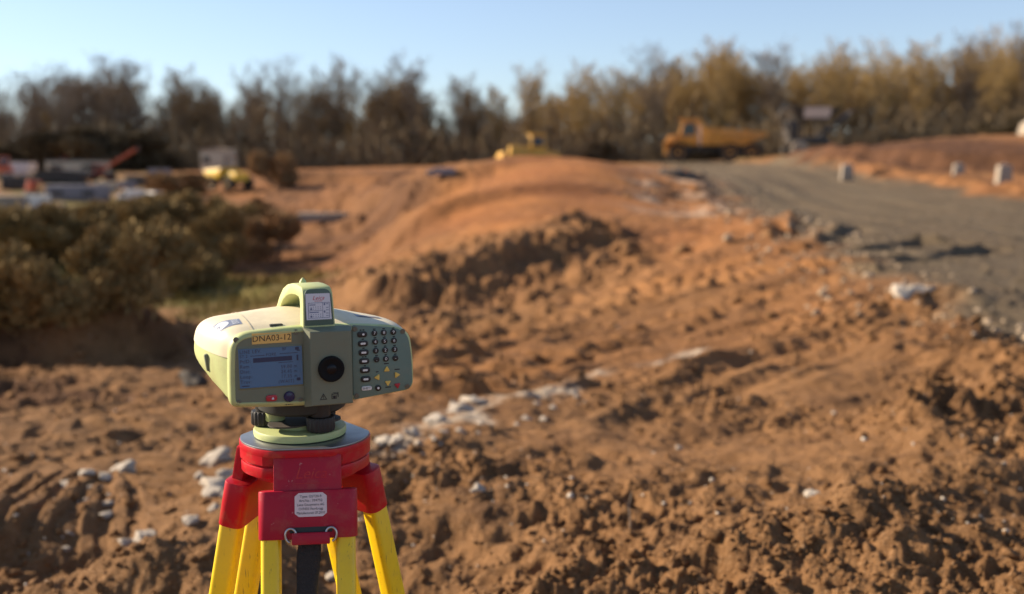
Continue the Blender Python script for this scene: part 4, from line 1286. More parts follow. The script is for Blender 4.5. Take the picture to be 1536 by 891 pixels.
# sticker, embossed name, strap on the front leg
b = bmesh.new()
oc = [(-.0195, .0105), (-.0145, .0145), (.0145, .0145), (.0195, .0105), (.0195, -.0105), (.0145, -.0145), (-.0145, -.0145), (-.0195, -.0105)]
cx_, cz_ = .0040, -.0540
add_prism(b, [Vector(p) for p in oc][::-1], lambda x, y, h: W0(cx_ + x, h, cz_ + y), .0142, .0156)
bmesh.ops.recalc_face_normals(b, faces=b.faces)
stc = obj("sticker", b, M['label'], hp0)
b = bmesh.new()
for i, s_ in enumerate(("Type: GST20-9", "Art.No.: 394752", "Leica Geosystems AG", "CH9435 Heerbrugg", "Manufactured: 07.2010")):
    add_text(b, s_, .0043, lambda x, y, i=i: W0(cx_ + x * (1 if i < 2 else .86), .0158, cz_ + .0100 - i * .0050 + y))
obj("lettering", b, M['ink'], stc)
b = bmesh.new(); add_text(b, "Leica", .019, lambda x, y: W0(x + .004, .0107, -.0165 + y), shear=.3)
add_rect(b, lambda x, y: W0(x, .0107, y), -.016, -.0285, .026, -.0278)
obj("embossed_lettering", b, M['red'], hp0)
b = bmesh.new(); add_box(b, Vector((0, 0, 0)), (.052, .006, .007), .001)
bmesh.ops.transform(b, matrix=T0 @ Matrix.Translation((.004, -.0130, -.0845)), verts=b.verts)
obj("strap_slot", b, M['dark'], hp0)
b = bmesh.new(); add_box(b, Vector((0, 0, 0)), (.046, .007, .0145), .0015)
bmesh.ops.transform(b, matrix=T0 @ Matrix.Translation((.004, -.0185, -.0945)), verts=b.verts)
tab = obj("strap_tab", b, M['reddark'], tripod, 35)
for s in (-1, 1):
    b = bmesh.new()
    cpt = Vector((.004 + s * .0245, 0, -.0905))
    pts = [W0(cpt.x - s * .0065 * math.sin(a), .0175 + .001 * math.cos(a), cpt.z + .0085 * math.cos(a)) for a in [R(x) for x in range(-170, 101, 15)]]
    add_tube(b, pts, .0016, 8)
    obj("strap_ring", b, M['steel'], tab, 60)
b = bmesh.new()
rows = []
for k in range(40):
    z = -.099 - k * .011
    ww = .0138 + .001 * math.sin(k * .9)
    sway = .002 - .0045 * (k / 12) - .002 * math.sin(k * .25)
    bulge = .004 + .0012 * math.sin(k * 1.3)
    rows.append([W0(sway + ww * math.cos(a), .005 + bulge * math.sin(a) + .004 * math.sin(k * .18), z) for a in [2 * math.pi * q / 16 for q in range(16)]])
loft(b, rows)
bmesh.ops.recalc_face_normals(b, faces=b.faces)
strap = obj("carrying_strap", b, M['strap'], tripod, 60)

# ------------------------------------------------------------------ machines, cabins and site furniture
def place(px, D):
    x = ray(px, 300)[0] * D
    return Vector((x, D, ground_z(x, D) if D < 60 else float(coarse(np.array([x]), np.array([float(D)]))[0])))


def wheel(parent, x, y, r, w, rim_m):
    b = bmesh.new(); s = 1 if y > 0 else -1
    add_lathe(b, (x, y, r), (0, s, 0), [(r * .62, -w / 2), (r * .93, -w / 2), (r, -w * .36), (r, w * .36), (r * .93, w / 2), (r * .62, w / 2), (r * .58, w * .30)], 28, bumpy=lambda k: 1.0 if k % 2 else 0.975)
    t = obj("wheel", b, M['tyre'], parent, 40)
    b = bmesh.new(); add_lathe(b, (x, y, r), (0, s, 0), [(r * .60, w * .18), (r * .60, w * .34), (r * .5, w * .30), (r * .46, w * .16), (r * .22, w * .16), (r * .18, w * .40), (r * .05, w * .42)], 24)
    obj("rim", b, rim_m, t, 40)


def prism_xz(b, prof, y0, y1, bevel=0.03):
    add_prism(b, [Vector(p) for p in prof], lambda a, c, h: Vector((a, h, c)), y0, y1, bevel)
    bmesh.ops.recalc_face_normals(b, faces=b.faces)


def finish(o, loc, rz, sc):
    o.location = loc; o.rotation_euler = (0, 0, rz); o.scale = (sc, sc, sc); return o


# articulated dump truck, cab to the left
def dump_truck():
    t = empty("dump_truck", (0, 0, 0))
    tag(t, "yellow dump truck facing left at the far end of the gravel road", "dump truck")
    b = bmesh.new(); add_box(b, (0.3, 0, .95), (6.2, .9, .45), .05); add_box(b, (-2.6, 0, .85), (1.6, 1.6, .5), .05); obj("chassis", b, M['darksteel'], t, 40)
    b = bmesh.new(); prism_xz(b, [(-3.75, .55), (-2.75, .55), (-2.75, 2.05), (-3.45, 1.95), (-3.75, 1.5)], -1.05, 1.05, .08); hd = obj("hood", b, M['machine'], t, 40)
    b = bmesh.new()
    for k in range(6): add_box(b, (-3.78, 0, .8 + k * .12), (.04, 1.3, .05))
    obj("grille", b, M['darksteel'], hd)
    for s in (-1, 1):
        b = bmesh.new(); add_lathe(b, (-3.72, .8 * s, 1.35), (-1, 0, 0), [(.16, 0), (.16, .06), (.12, .08), (.03, .09)], 16); obj("headlight", b, M['whitepaint'], t, 40)
        b = bmesh.new(); add_box(b, (-3.0, 1.32 * s, 1.50), (1.5, .55, .10), .03); add_box(b, (-3.72, 1.32 * s, 1.3), (.10, .55, .45), .03); obj("mudguard", b, M['machine'], t, 40)
    b = bmesh.new(); prism_xz(b, [(-2.75, 1.25), (-1.35, 1.25), (-1.35, 3.05), (-2.45, 3.05), (-2.75, 2.1)], -.85, .85, .06); cb = obj("cab", b, M['machine'], t, 40)
    b = bmesh.new()
    for s in (-1, 1): prism_xz(b, [(-2.55, 1.95), (-1.55, 1.95), (-1.55, 2.8), (-2.38, 2.8)], .86 * s - .012, .86 * s + .012, 0)
    loft(b, [[Vector((-2.79 + k, y, z)) for k, y, z in ((0, -.7, 2.18), (0, .7, 2.18), (.27, .7, 2.92), (.27, -.7, 2.92))], [Vector((-2.75 + k, y, z)) for k, y, z in ((0, -.7, 2.18), (0, .7, 2.18), (.27, .7, 2.92), (.27, -.7, 2.92))]])
    bmesh.ops.recalc_face_normals(b, faces=b.faces); obj("window", b, M['glass'], cb)
    b = bmesh.new(); add_box(b, (-2.0, 0, 3.1), (1.6, 1.9, .10), .03); obj("roof", b, M['machine'], cb, 40)
    b = bmesh.new(); add_tube(b, [(-1.5, .95, 1.4), (-1.5, .95, 2.9), (-1.45, .95, 3.0)], .07, 10); obj("exhaust_pipe", b, M['darksteel'], t, 40)
    # skip body: side profile with sloping tail
    b = bmesh.new()
    prof = [(-1.05, 1.25), (2.0, 1.25), (3.55, 1.95), (3.55, 2.15), (-.8, 2.55), (-1.05, 2.9), (-1.35, 2.9), (-1.15, 2.5)]
    prism_xz(b, prof, -1.28, -1.2, .02); prism_xz(b, prof, 1.2, 1.28, .02)
    prism_xz(b, [(-1.05, 1.25), (2.0, 1.25), (3.5, 1.93), (3.45, 2.0), (2.0, 1.37), (-.95, 1.37), (-.85, 2.6), (-1.05, 2.6)], -1.2, 1.2, .02)
    for x in (-.4, .5, 1.4, 2.2): add_box(b, (x, -1.31, 1.85 + (.08 if x > 2 else 0)), (.12, .07, 1.0 - .12 * max(0, x)), .02); add_box(b, (x, 1.31, 1.85), (.12, .07, 1.0 - .12 * max(0, x)), .02)
    obj("dump_body", b, M['machine'], t, 40)
    b = bmesh.new(); add_box(b, (-1.22, 0, 2.0), (.10, 2.3, 1.6), .03); obj("headboard", b, M['palesteel'], t, 40)
    for x in (-2.75, .95, 2.45):
        for s in (-1, 1): wheel(t, x, 1.05 * s, .72, .5, M['machine'])
    return t


finish(dump_truck(), place(1074, 76), R(-12), 0.94)


def bulldozer():
    t = empty("bulldozer", (0, 0, 0))
    tag(t, "yellow bulldozer half hidden behind the crest of the orange mound", "bulldozer")
    for s in (-1, 1):
        b = bmesh.new(); prism_xz(b, rounded([(-1.7, .05), (1.7, .05), (1.7, .85), (-1.7, .85)], [.4] * 4, 6), .95 * s - .25, .95 * s + .25, .03); tr = obj("track", b, M['darksteel'], t, 40)
        b = bmesh.new()
        for x in (-1.2, -.4, .4, 1.2): add_lathe(b, (x, .95 * s + .2 * s, .45), (0, s, 0), [(.26, 0), (.26, .08), (.1, .1)], 18)
        obj("roller", b, M['lemon'], tr, 40)
    b = bmesh.new(); add_box(b, (-.55, 0, 1.15), (1.9, 1.1, .95), .08, taper=(.92, .9)); obj("hood", b, M['lemon'], t, 40)
    b = bmesh.new(); add_box(b, (.85, 0, 1.0), (1.4, 1.3, .7), .06); obj("body", b, M['lemon'], t, 40)
    b = bmesh.new(); add_box(b, (.6, 0, 1.85), (1.15, 1.25, 1.1), .06, taper=(.86, .86)); cb = obj("cab", b, M['lemon'], t, 40)
    b = bmesh.new()
    for s in (-1, 1): add_box(b, (.6, .60 * s, 1.9), (.8, .06, .65), .02, rot=Matrix.Rotation(R(4.5 * s), 3, 'X'))
    add_box(b, (.03, 0, 1.9), (.06, .85, .6), .02, rot=Matrix.Rotation(R(4.5), 3, 'Y'))
    obj("window", b, M['glass'], cb, 40)
    b = bmesh.new(); add_box(b, (.6, 0, 2.44), (1.2, 1.3, .1), .03); obj("roof", b, M['lemon'], cb, 40)
    b = bmesh.new(); add_tube(b, [(-.5, .2, 1.6), (-.5, .2, 2.2)], .06, 10); obj("exhaust_pipe", b, M['darksteel'], t, 40)
    b = bmesh.new()
    loft(b, [[Vector((-2.25 + .25 * ((z - .6) / .6) ** 2 + dx, y, z)) for z in [.05 + .14 * k for k in range(9)] for dx in (0,)] + [Vector((-2.17 + .25 * ((z - .6) / .6) ** 2, y, z)) for z in [.05 + .14 * k for k in range(8, -1, -1)]] for y in (-1.6, 1.6)])
    bmesh.ops.recalc_face_normals(b, faces=b.faces); obj("blade", b, M['lemon'], t, 40)
    for s in (-1, 1):
        b = bmesh.new(); add_box(b, (-.9, 1.3 * s, .5), (2.5, .14, .2), .03); obj("push_arm", b, M['lemon'], t, 40)
    b = bmesh.new(); prism_xz(b, [(1.6, .4), (2.2, .3), (2.35, 1.1), (1.6, 1.2)], -.3, .3, .04); obj("ripper", b, M['lemon'], t, 40)
    return t


finish(bulldozer(), place(793, 72) + Vector((0, 0, -0.10)), R(8), 0.88)

# dark screening machine with a pale panel
t = empty("screening_machine", (0, 0, 0)); tag(t, "dark screening machine with a pale panel on top, right of the dump truck", "machine")
for s in (-1, 1):
    b = bmesh.new(); prism_xz(b, rounded([(-1.3, .05), (1.5, .05), (1.5, .6), (-1.3, .6)], [.28] * 4, 5), .8 * s - .2, .8 * s + .2, .02); obj("track", b, M['darksteel'], t, 40)
b = bmesh.new(); add_box(b, (.1, 0, 1.0), (2.6, 1.3, .5), .05); add_box(b, (-1.0, 0, 1.7), (.7, 1.2, 1.1), .06); obj("frame", b, M['darksteel'], t, 40)
b = bmesh.new(); loft(b, [[Vector(p) for p in q] for q in (((-.8, -.7, 2.25), (1.35, -.7, 2.25), (1.35, .7, 2.25), (-.8, .7, 2.25)), ((-1.4, -1.0, 3.15), (2.1, -1.0, 3.15), (2.1, 1.0, 3.15), (-1.4, 1.0, 3.15)))]); bmesh.ops.recalc_face_normals(b, faces=b.faces)
hp_ = obj("hopper", b, M['darksteel'], t, 40)
b = bmesh.new(); loft(b, [[Vector((x, -.86 - .30 * (z - 2.7) / .9 - d, z)) for x, z in ((-.45, 2.42), (1.25, 2.42), (1.3, 3.10), (-.5, 3.10))] for d in (.0, .05)]); bmesh.ops.recalc_face_normals(b, faces=b.faces)
obj("pale_panel", b, M['palesteel'], t)
b = bmesh.new(); add_box(b, (1.9, 0, 2.0), (3.0, .7, .14), .03, rot=Matrix.Rotation(R(-38), 3, 'Y')); obj("conveyor", b, M['darksteel'], t, 40)
b = bmesh.new(); add_tube(b, [(-1.3, -.3, 1.6), (-1.9, -.3, 2.6), (-1.6, -.3, 3.1), (-.9, -.3, 3.2)], .12, 10); obj("feed_arm", b, M['darksteel'], t, 40)
for x in (-.5, 1.0):
    for s in (-1, 1):
        b = bmesh.new(); add_box(b, (x, .62 * s, 1.75), (.12, .12, 1.2), .02); obj("leg", b, M['darksteel'], t, 40)
b = bmesh.new(); add_lathe(b, (-.75, -1.05, .52), (0, -1, 0), [(.50, 0), (.50, .12), (.42, .16), (.2, .14), (.05, .16)], 24); obj("drive_wheel", b, M['concrete'], t, 40)
finish(t, place(1205, 72), R(6), 1.0)

# small yellow dumper far left
t = empty("site_dumper", (0, 0, 0)); tag(t, "small yellow site dumper by the cream hut behind the scrub", "site dumper")
b = bmesh.new(); add_box(b, (.3, 0, .62), (2.0, .8, .35), .05); obj("chassis", b, M['darksteel'], t, 40)
b = bmesh.new(); prism_xz(b, [(-1.3, .75), (-.1, .75), (.15, 1.45), (-1.6, 1.3)], -.8, .8, .05); obj("skip", b, M['brightyellow'], t, 40)
b = bmesh.new(); prism_xz(b, [(.3, .6), (1.35, .6), (1.35, 1.15), (.3, 1.2)], -.55, .55, .06); obj("engine_cover", b, M['brightyellow'], t, 40)
b = bmesh.new(); add_tube(b, [(.3, -.5, 1.2), (.3, -.5, 2.1), (.3, .5, 2.1), (.3, .5, 1.2)], .04, 8); obj("roll_bar", b, M['darksteel'], t, 40)
for x in (-.7, .95):
    for s in (-1, 1): wheel(t, x, .8 * s, .45, .34, M['lemon'])
_p = hit(344, 286); _p.z = max(_p.z, ground_z(_p.x, _p.y)); finish(t, _p, R(-38), _p.y / 1647 * 66 / 2.9)


def cabin(name, label, cat, px, py, wpx, hpx, m, depth=1.0, roof=0.0, rz=0.0, ribs=True, windows=1, rm=None, D=None):
    """a site cabin or container; width and height given by how large it stands on its ground"""
    p = hit(px, py) if D is None else place(px, D); k = p.y / F
    w, h = wpx * k, hpx * k; d = w * depth
    t = empty(name, p, rz); tag(t, label, cat)
    b = bmesh.new(); add_box(b, (0, 0, h * .5), (w, d, h), .03)
    if ribs:
        n = max(6, int(w / .28))
        for i in range(n): add_box(b, (-w / 2 + (i + .5) * w / n, -d / 2 - .02, h * .5), (w / n * .5, .045, h * .86), .008)
    obj("wall", b, m, t, 30)
    b = bmesh.new()
    if roof: prism_xz(b, [(-w * .54, h), (w * .54, h), (w * .50, h + roof * .4), (0, h + roof), (-w * .50, h + roof * .4)], -d * .54, d * .54, .02)
    else: add_box(b, (0, 0, h + .05), (w * 1.03, d * 1.03, .10), .02)
    obj("roof", b, rm or m, t, 30)
    for i in range(windows):
        b = bmesh.new(); x = -w * .3 + (i * w * .55)
        add_box(b, (x, -d / 2 - .05, h * .58), (w * .22, .05, h * .3), .01); wf = obj("window", b, M['darksteel'], t)
        b = bmesh.new(); add_box(b, (x, -d / 2 - .08, h * .58), (w * .18, .02, h * .24)); obj("pane", b, M['glass'], wf)
    b = bmesh.new(); add_box(b, (w * .36, -d / 2 - .04, h * .44), (w * .16, .04, h * .8), .01); dr = obj("door", b, rm or m, t)
    b = bmesh.new(); add_box(b, (w * .30, -d / 2 - .08, h * .42), (.03, .05, .14), .005); obj("handle", b, M['darksteel'], dr)
    return t


def van(name, label, cat, px, py, wpx, m, rz=0.0, tall=1.9):
    p = hit(px, py); k = wpx * p.y / F / 4.6
    t = empty(name, p, rz); t.scale = (k, k, k); tag(t, label, cat)
    b = bmesh.new(); prism_xz(b, [(-2.2, .35), (2.2, .35), (2.25, tall - .1), (2.1, tall), (-.9, tall), (-1.55, 1.15), (-2.2, 1.0)], -.9, .9, .09); obj("body", b, m, t, 40)
    b = bmesh.new()
    for s in (-1, 1): prism_xz(b, [(-1.35, 1.12), (-.35, 1.12), (-.35, tall - .2), (-.85, tall - .2)], .905 * s - .012, .905 * s + .012, 0)
    loft(b, [[Vector((x - d, y, z)) for x, y, z in ((-1.52, -.75, 1.22), (-1.52, .75, 1.22), (-.97, .75, tall - .12), (-.97, -.75, tall - .12))] for d in (.0, .05)]); bmesh.ops.recalc_face_normals(b, faces=b.faces)
    obj("window", b, M['glass'], t)
    for x in (-1.45, 1.35):
        for s in (-1, 1): wheel(t, x, .84 * s, .34, .24, M['steel'])
    for s in (-1, 1):
        b = bmesh.new(); add_box(b, (-2.2, .62 * s, .82), (.06, .32, .18), .02); obj("headlight", b, M['sticker'], t)
    return t


cabin("shipping_container", "pale grey corrugated container at the left edge in front of the scrub", "container", 10, 338, 52, 40, M['concrete'], .6, windows=0, rz=R(-6))
cabin("cream_hut", "small cream hut standing among the trees above the yellow dumper", "hut", 330, 256, 44, 30, M['cabin'], .8, .25, windows=1, ribs=False, rm=M['concrete'], D=80)
cabin("storage_cabin", "long low blue-grey cabin in the site compound on the left", "site cabin", 118, 300, 86, 19, M['bluegrey'], .35, windows=2)
cabin("site_office", "flat cream site cabin beneath the orange machines in the left compound", "site cabin", 118, 262, 84, 20, M['cabin'], .4, windows=2, rm=M['darksteel'])
cabin("dark_shed", "dark roofed shed between the cream and blue-grey site cabins", "shed", 92, 276, 66, 17, M['darksteel'], .5, .2, windows=0)
van("white_van", "white van, left of the two white vehicles parked beyond the scrub", "van", 196, 302, 40, M['whitepaint'], R(-14), 2.0)
van("white_van", "white van, right of the two white vehicles parked beyond the scrub", "van", 228, 302, 34, M['whitepaint'], R(-40), 2.0)
van("dark_car", "dark car behind the two white vans in the compound", "car", 185, 285, 38, M['bluegrey'], R(6), 1.45)
van("parked_car", "pale blue-grey car parked on the far bare ground left of the mound", "car", 661, 266, 44, M['bluegrey'], R(4), 1.45)
# orange telehandler with raised boom
t = empty("telehandler", (0, 0, 0)); tag(t, "orange telehandler with its boom raised to the right in the left compound", "telehandler")
b = bmesh.new(); add_box(b, (0, 0, .85), (3.2, 1.5, .6), .08); obj("chassis", b, M['darksteel'], t, 40)
b = bmesh.new(); add_box(b, (-.2, -.35, 1.6), (1.2, .8, 1.3), .06); cb = obj("cab", b, M['orange'], t, 40)
b = bmesh.new(); add_box(b, (-.2, -.77, 1.75), (.9, .04, .8), .01); add_box(b, (.42, -.35, 1.75), (.04, .6, .8), .01); obj("window", b, M['glass'], cb)
b = bmesh.new(); add_box(b, (2.0, .35, 2.75), (5.8, .34, .38), .04, rot=Matrix.Rotation(R(-31), 3, 'Y')); bo = obj("boom", b, M['orange'], t, 40)
b = bmesh.new(); add_box(b, (4.3, .35, 4.15), (1.6, .24, .26), .03, rot=Matrix.Rotation(R(-31), 3, 'Y')); obj("boom_extension", b, M['orange'], bo, 40)
b = bmesh.new(); add_box(b, (4.95, .35, 4.35), (.12, .9, .7), .02); obj("carriage", b, M['darksteel'], t, 40)
for x in (-1.15, 1.15):
    for s in (-1, 1): wheel(t, x, .85 * s, .55, .4, M['orange'])
finish(t, hit(153, 272), R(0), hit(153, 272).y / F * 64 / 5.8)
# two further orange machines: compact excavators
def mini_digger(label, px, py, wpx, rz):
    t = empty("mini_excavator", (0, 0, 0)); tag(t, label, "mini excavator")
    for s in (-1, 1):
        b = bmesh.new(); prism_xz(b, rounded([(-.8, .02), (.8, .02), (.8, .42), (-.8, .42)], [.2] * 4, 5), .5 * s - .14, .5 * s + .14, .02); obj("track", b, M['darksteel'], t, 40)
    b = bmesh.new(); add_box(b, (.15, 0, .8), (1.3, 1.0, .55), .08); obj("body", b, M['orange'], t, 40)
    b = bmesh.new(); add_box(b, (.1, 0, 1.5), (.9, .85, .95), .05, taper=(.9, .9)); cb = obj("cab", b, M['orange'], t, 40)
    b = bmesh.new(); add_box(b, (.1, -.42, 1.55), (.65, .05, .6), .01, rot=Matrix.Rotation(R(-3), 3, 'X')); obj("window", b, M['glass'], cb)
    b = bmesh.new(); add_tube(b, [(-.5, 0, .8), (-1.2, 0, 1.9), (-1.8, 0, 1.7)], [.11, .10, .07], 8); obj("boom", b, M['orange'], t, 40)
    b = bmesh.new(); add_tube(b, [(-1.8, 0, 1.7), (-1.7, 0, .7)], [.08, .06], 8); obj("dipper", b, M['orange'], t, 40)
    b = bmesh.new(); prism_xz(b, [(-1.85, .3), (-1.5, .35), (-1.45, .75), (-1.8, .72)], -.25, .25, .02); obj("bucket", b, M['darksteel'], t, 40)
    p = hit(px, py); return finish(t, p, rz, wpx * p.y / F / 2.4)
mini_digger("red-orange mini excavator at the far left edge of the compound", 6, 268, 40, R(20))
mini_digger("orange mini excavator above the cream site cabin in the compound", 95, 256, 34, R(-15))

for px, py, w, h, m, lab, nm, cat in (
    (30, 285, 46, 18, 'darksteel', "dark container between the corrugated container and the cream cabin", "shipping_container", "container"),
    (55, 312, 38, 16, 'whitepaint', "small white cabin right of the corrugated container", "site_cabin", "site cabin"),
    (160, 290, 30, 14, 'cabin', "small cream cabin under the telehandler", "site_cabin", "site cabin"),
    (208, 280, 34, 14, 'darksteel', "small dark container above the right white van", "shipping_container", "container"),
    (30, 262, 44, 16, 'palesteel', "pale pinkish cabin right of the red-orange excavator", "site_cabin", "site cabin"),
    (240, 270, 30, 14, 'bluegrey', "small grey cabin left of the cream hut", "site_cabin", "site cabin"),
    (75, 322, 40, 12, 'bluegrey', "low grey container at the scrub's back edge", "shipping_container", "container")):
    cabin(nm, lab, cat, px, py, w, h, M[m], .5, windows=1 if cat != 'container' else 0, ribs=cat == 'container', rz=random.uniform(-.25, .25))
mini_digger("orange mini excavator beside the small white cabin, low in the compound", 48, 292, 26, R(160))

# concrete blocks along the far side of the road, slab, white tent
def block(px, py, wpx, hpx, label):
    p = hit(px, py); k = p.y / F; w, h = wpx * k, hpx * k
    t = empty("concrete_block", p, random.uniform(-.3, .3)); tag(t, label, "concrete block", "pale concrete blocks beyond the road")
    b = bmesh.new(); add_box(b, (0, 0, h * .5), (w, w * .9, h), .05 * w, taper=(.82, .82)); obj("block", b, M['palesteel'] if False else M['concrete'], t, 40)
    b = bmesh.new(); add_tube(b, [(-.12 * w, 0, h), (-.10 * w, 0, h + .12 * w), (.10 * w, 0, h + .12 * w), (.12 * w, 0, h)], .025 * w, 8); obj("lifting_loop", b, M['steel'], t, 40)
block(1270, 271, 18, 24, "pale concrete block nearest the screening machine, at the road's far edge")
block(1437, 272, 17, 26, "middle of the three pale concrete blocks at the road's far edge")
block(1505, 280, 22, 32, "largest pale concrete block, at the road's far edge near the photo's right border")
p = hit(486, 334); k = p.y / F
t = empty("concrete_slab", p, R(4)); tag(t, "long grey concrete slab lying on the orange earth above the instrument", "concrete slab")
b = bmesh.new(); add_box(b, (0, 0, 8 * k), (76 * k, 22 * k, 14 * k), .04); obj("slab", b, M['concrete'], t, 30)
b = bmesh.new()
for s in (-1, 1): add_box(b, (s * 25 * k, 0, .5 * k), (6 * k, 24 * k, 3 * k), .01)
obj("bearer", b, M['bark'], t, 30)
_p = place(1554, 66); k = _p.y / F
t = empty("white_tent", _p, R(-8)); tag(t, "white tent cut off by the right border, on the bank under the trees", "tent")
b = bmesh.new(); prism_xz(b, [(-26 * k, 0), (40 * k, 0), (40 * k, 22 * k), (7 * k, 46 * k), (-22 * k, 22 * k)], -1.0, 1.0, .03); obj("canvas", b, M['concrete'], t, 30)
b = bmesh.new(); prism_xz(b, [(-4 * k, 0), (8 * k, 0), (6 * k, 26 * k), (-2 * k, 26 * k)], -1.02, -.99, 0); obj("door_flap", b, M['concrete'], t, 30)

# a dead stalk in the middle foreground
_p = hit(943, 806)
b = bmesh.new(); add_tube(b, [_p + Vector((0, 0, -.02)), _p + Vector((.004, 0, .04)), _p + Vector((.0, .004, .085)), _p + Vector((.006, .004, .12))], [.003, .0028, .002, .001], 6)
add_tube(b, [_p + Vector((0, .003, .08)), _p + Vector((-.012, .006, .10))], [.0014, .0006], 5)
tag(obj("dead_stalk", b, M['twiggrey'], None, 60), "thin grey dead stalk standing upright in the middle foreground soil", "stalk")

# ------------------------------------------------------------------ trees and scrub
def branch_geo(seed, H, style):
    """limbs and twigs of one bare tree, H metres tall: returns (trunk verts, faces), (twig verts, faces)"""
    rr = random.Random(seed)
    TV, TF, WV, WF = [], [], [], []

    def tube(p0, p1, r0, r1, n):
        d = (p1 - p0).normalized(); u, v, _ = basis(d); b = len(TV)
        for p, r in ((p0, r0), (p1, r1)):
            for k in range(n): a = 2 * math.pi * k / n; TV.append(p + (u * math.cos(a) + v * math.sin(a)) * r)
        for k in range(n): TF.append((b + k, b + (k + 1) % n, b + n + (k + 1) % n, b + n + k))

    def twig(p, d, ln, w):
        q = p + d * ln * .55 + Vector((rr.uniform(-1, 1), rr.uniform(-1, 1), rr.uniform(-.2, .8))) * ln * .06
        e = p + d * ln + Vector((rr.uniform(-1, 1), rr.uniform(-1, 1), rr.uniform(0, 1))) * ln * .15
        s = d.cross(Vector((rr.gauss(0, 1), rr.gauss(0, 1), rr.gauss(0, 1)))).normalized() * w
        b = len(WV); WV.extend((p - s, p + s, q + s * .7, q - s * .7, e)); WF.append((b, b + 1, b + 2, b + 3)); WF.append((b + 3, b + 2, b + 4))

    def jit(d, a):
        return (d + Vector((rr.gauss(0, a), rr.gauss(0, a), rr.gauss(0, a)))).normalized()
    spread, low, up, nprim, dens = style
    stems = 1 if rr.random() < .65 else 2
    for st_ in range(stems):
        pts = [Vector((rr.uniform(-.2, .2) * (stems - 1), rr.uniform(-.2, .2) * (stems - 1), -.3))]
        lean = Vector((rr.uniform(-.08, .08) + (st_ * .16 - .08) * (stems - 1), rr.uniform(-.08, .08), 1)).normalized()
        n = 10; hh = H * rr.uniform(.74, .86)
        for i in range(n):
            lean = jit(lean, .045); lean.z = abs(lean.z); pts.append(pts[-1] + lean * hh / n)
        r0 = H * rr.uniform(.010, .014)
        rad = [r0 * (1 - .88 * (i / n) ** .9) for i in range(n + 1)]
        for i in range(n): tube(pts[i], pts[i + 1], rad[i], rad[i + 1], 6)
        for k in range(nprim // stems + 2):
            f = low + (1 - low) * (k + rr.random()) / (nprim // stems + 2)
            f = min(f, .99); i = min(int(f * n), n - 1); p = pts[i].lerp(pts[i + 1], f * n - i)
            az = k * 2.4 + rr.uniform(-.5, .5)
            env = math.sin(math.pi * min(1, max(0, (1 - f) / (1 - low) * .72 + .28))) ** .8 * .8 + .2
            ln = H * spread * env * rr.uniform(.7, 1.2)
            d = Vector((math.cos(az), math.sin(az), up * rr.uniform(.7, 1.4))).normalized()
            q = p; r = rad[i] * .55; m = 4
            for j in range(m):
                d2 = jit(d, .11); d2.z += .10; d2.normalize(); q2 = q + d2 * ln / m
                tube(q, q2, r * (1 - j / m * .8), r * (1 - (j + 1) / m * .8), 4)
                for c in range(3 if j else 1):
                    a2 = rr.uniform(0, 6.28); e = jit((d2 + Vector((math.cos(a2), math.sin(a2), .5)) * .75).normalized(), .15)
                    l2 = ln * rr.uniform(.28, .5); s0 = q.lerp(q2, rr.random()); s1 = s0 + e * l2
                    tube(s0, s1, r * .28, r * .08, 3)
                    for w_ in range(dens):
                        g = rr.uniform(.15, 1); e2 = jit((e + Vector((0, 0, .25))).normalized(), .48)
                        twig(s0.lerp(s1, g), e2, H * rr.uniform(.035, .075), H * .0016)
                q = q2; d = d2
            for w_ in range(dens): twig(q, jit(d, .4), H * rr.uniform(.04, .08), H * .0016)
    return (TV, TF), (WV, WF)


def pydata(name, V, Fc, m):
    me = bpy.data.meshes.new(name); me.from_pydata([tuple(v) for v in V], [], Fc); me.materials.append(m); return me


STYLES = [  # spread, lowest branch, upward pull, primaries, twigs per shoot
    (.33, .32, 1.15, 28, 10), (.27, .36, 1.5, 26, 10), (.37, .38, 1.0, 28, 10), (.25, .26, 1.7, 28, 10), (.34, .46, 1.15, 24, 10), (.31, .28, 1.3, 30, 11),
]
TREES = []
for k, st_ in enumerate(STYLES):
    (a, b_), (c, d) = branch_geo(100 + k, 10.0, st_)
    zm = sorted(v.z for v in c)[int(len(c) * .985)]; TREES.append((a, b_, c, d, zm))
TREE_ME = {}


def tree_mesh(k, tone):
    if (k, tone) not in TREE_ME:
        a, b_, c, d, _z = TREES[k]
        bark, tw = {'brown': ('bark', 'twig'), 'olive': ('barkpale', 'twigolive'), 'grey': ('bark', 'twiggrey')}[tone]
        TREE_ME[(k, tone)] = (pydata("trunk", a, b_, M[bark]), pydata("crown", c, d, M[tw]))
    return TREE_ME[(k, tone)]


def tree(px, D, H, label, group, tone, k=None):
    k = random.randrange(len(STYLES)) if k is None else k
    p = place(px, D)
    t = empty("bare_tree", p, random.uniform(0, 6.28)); s = H / TREES[k][4]
    t.scale = (s * random.uniform(.9, 1.15),) * 2 + (s,)
    tag(t, label, "tree", group)
    tm, cm = tree_mesh(k, tone)
    for nm, me in (("trunk", tm), ("crown", cm)):
        o = bpy.data.objects.new(nm, me); COL.objects.link(o); o.parent = t
    return t


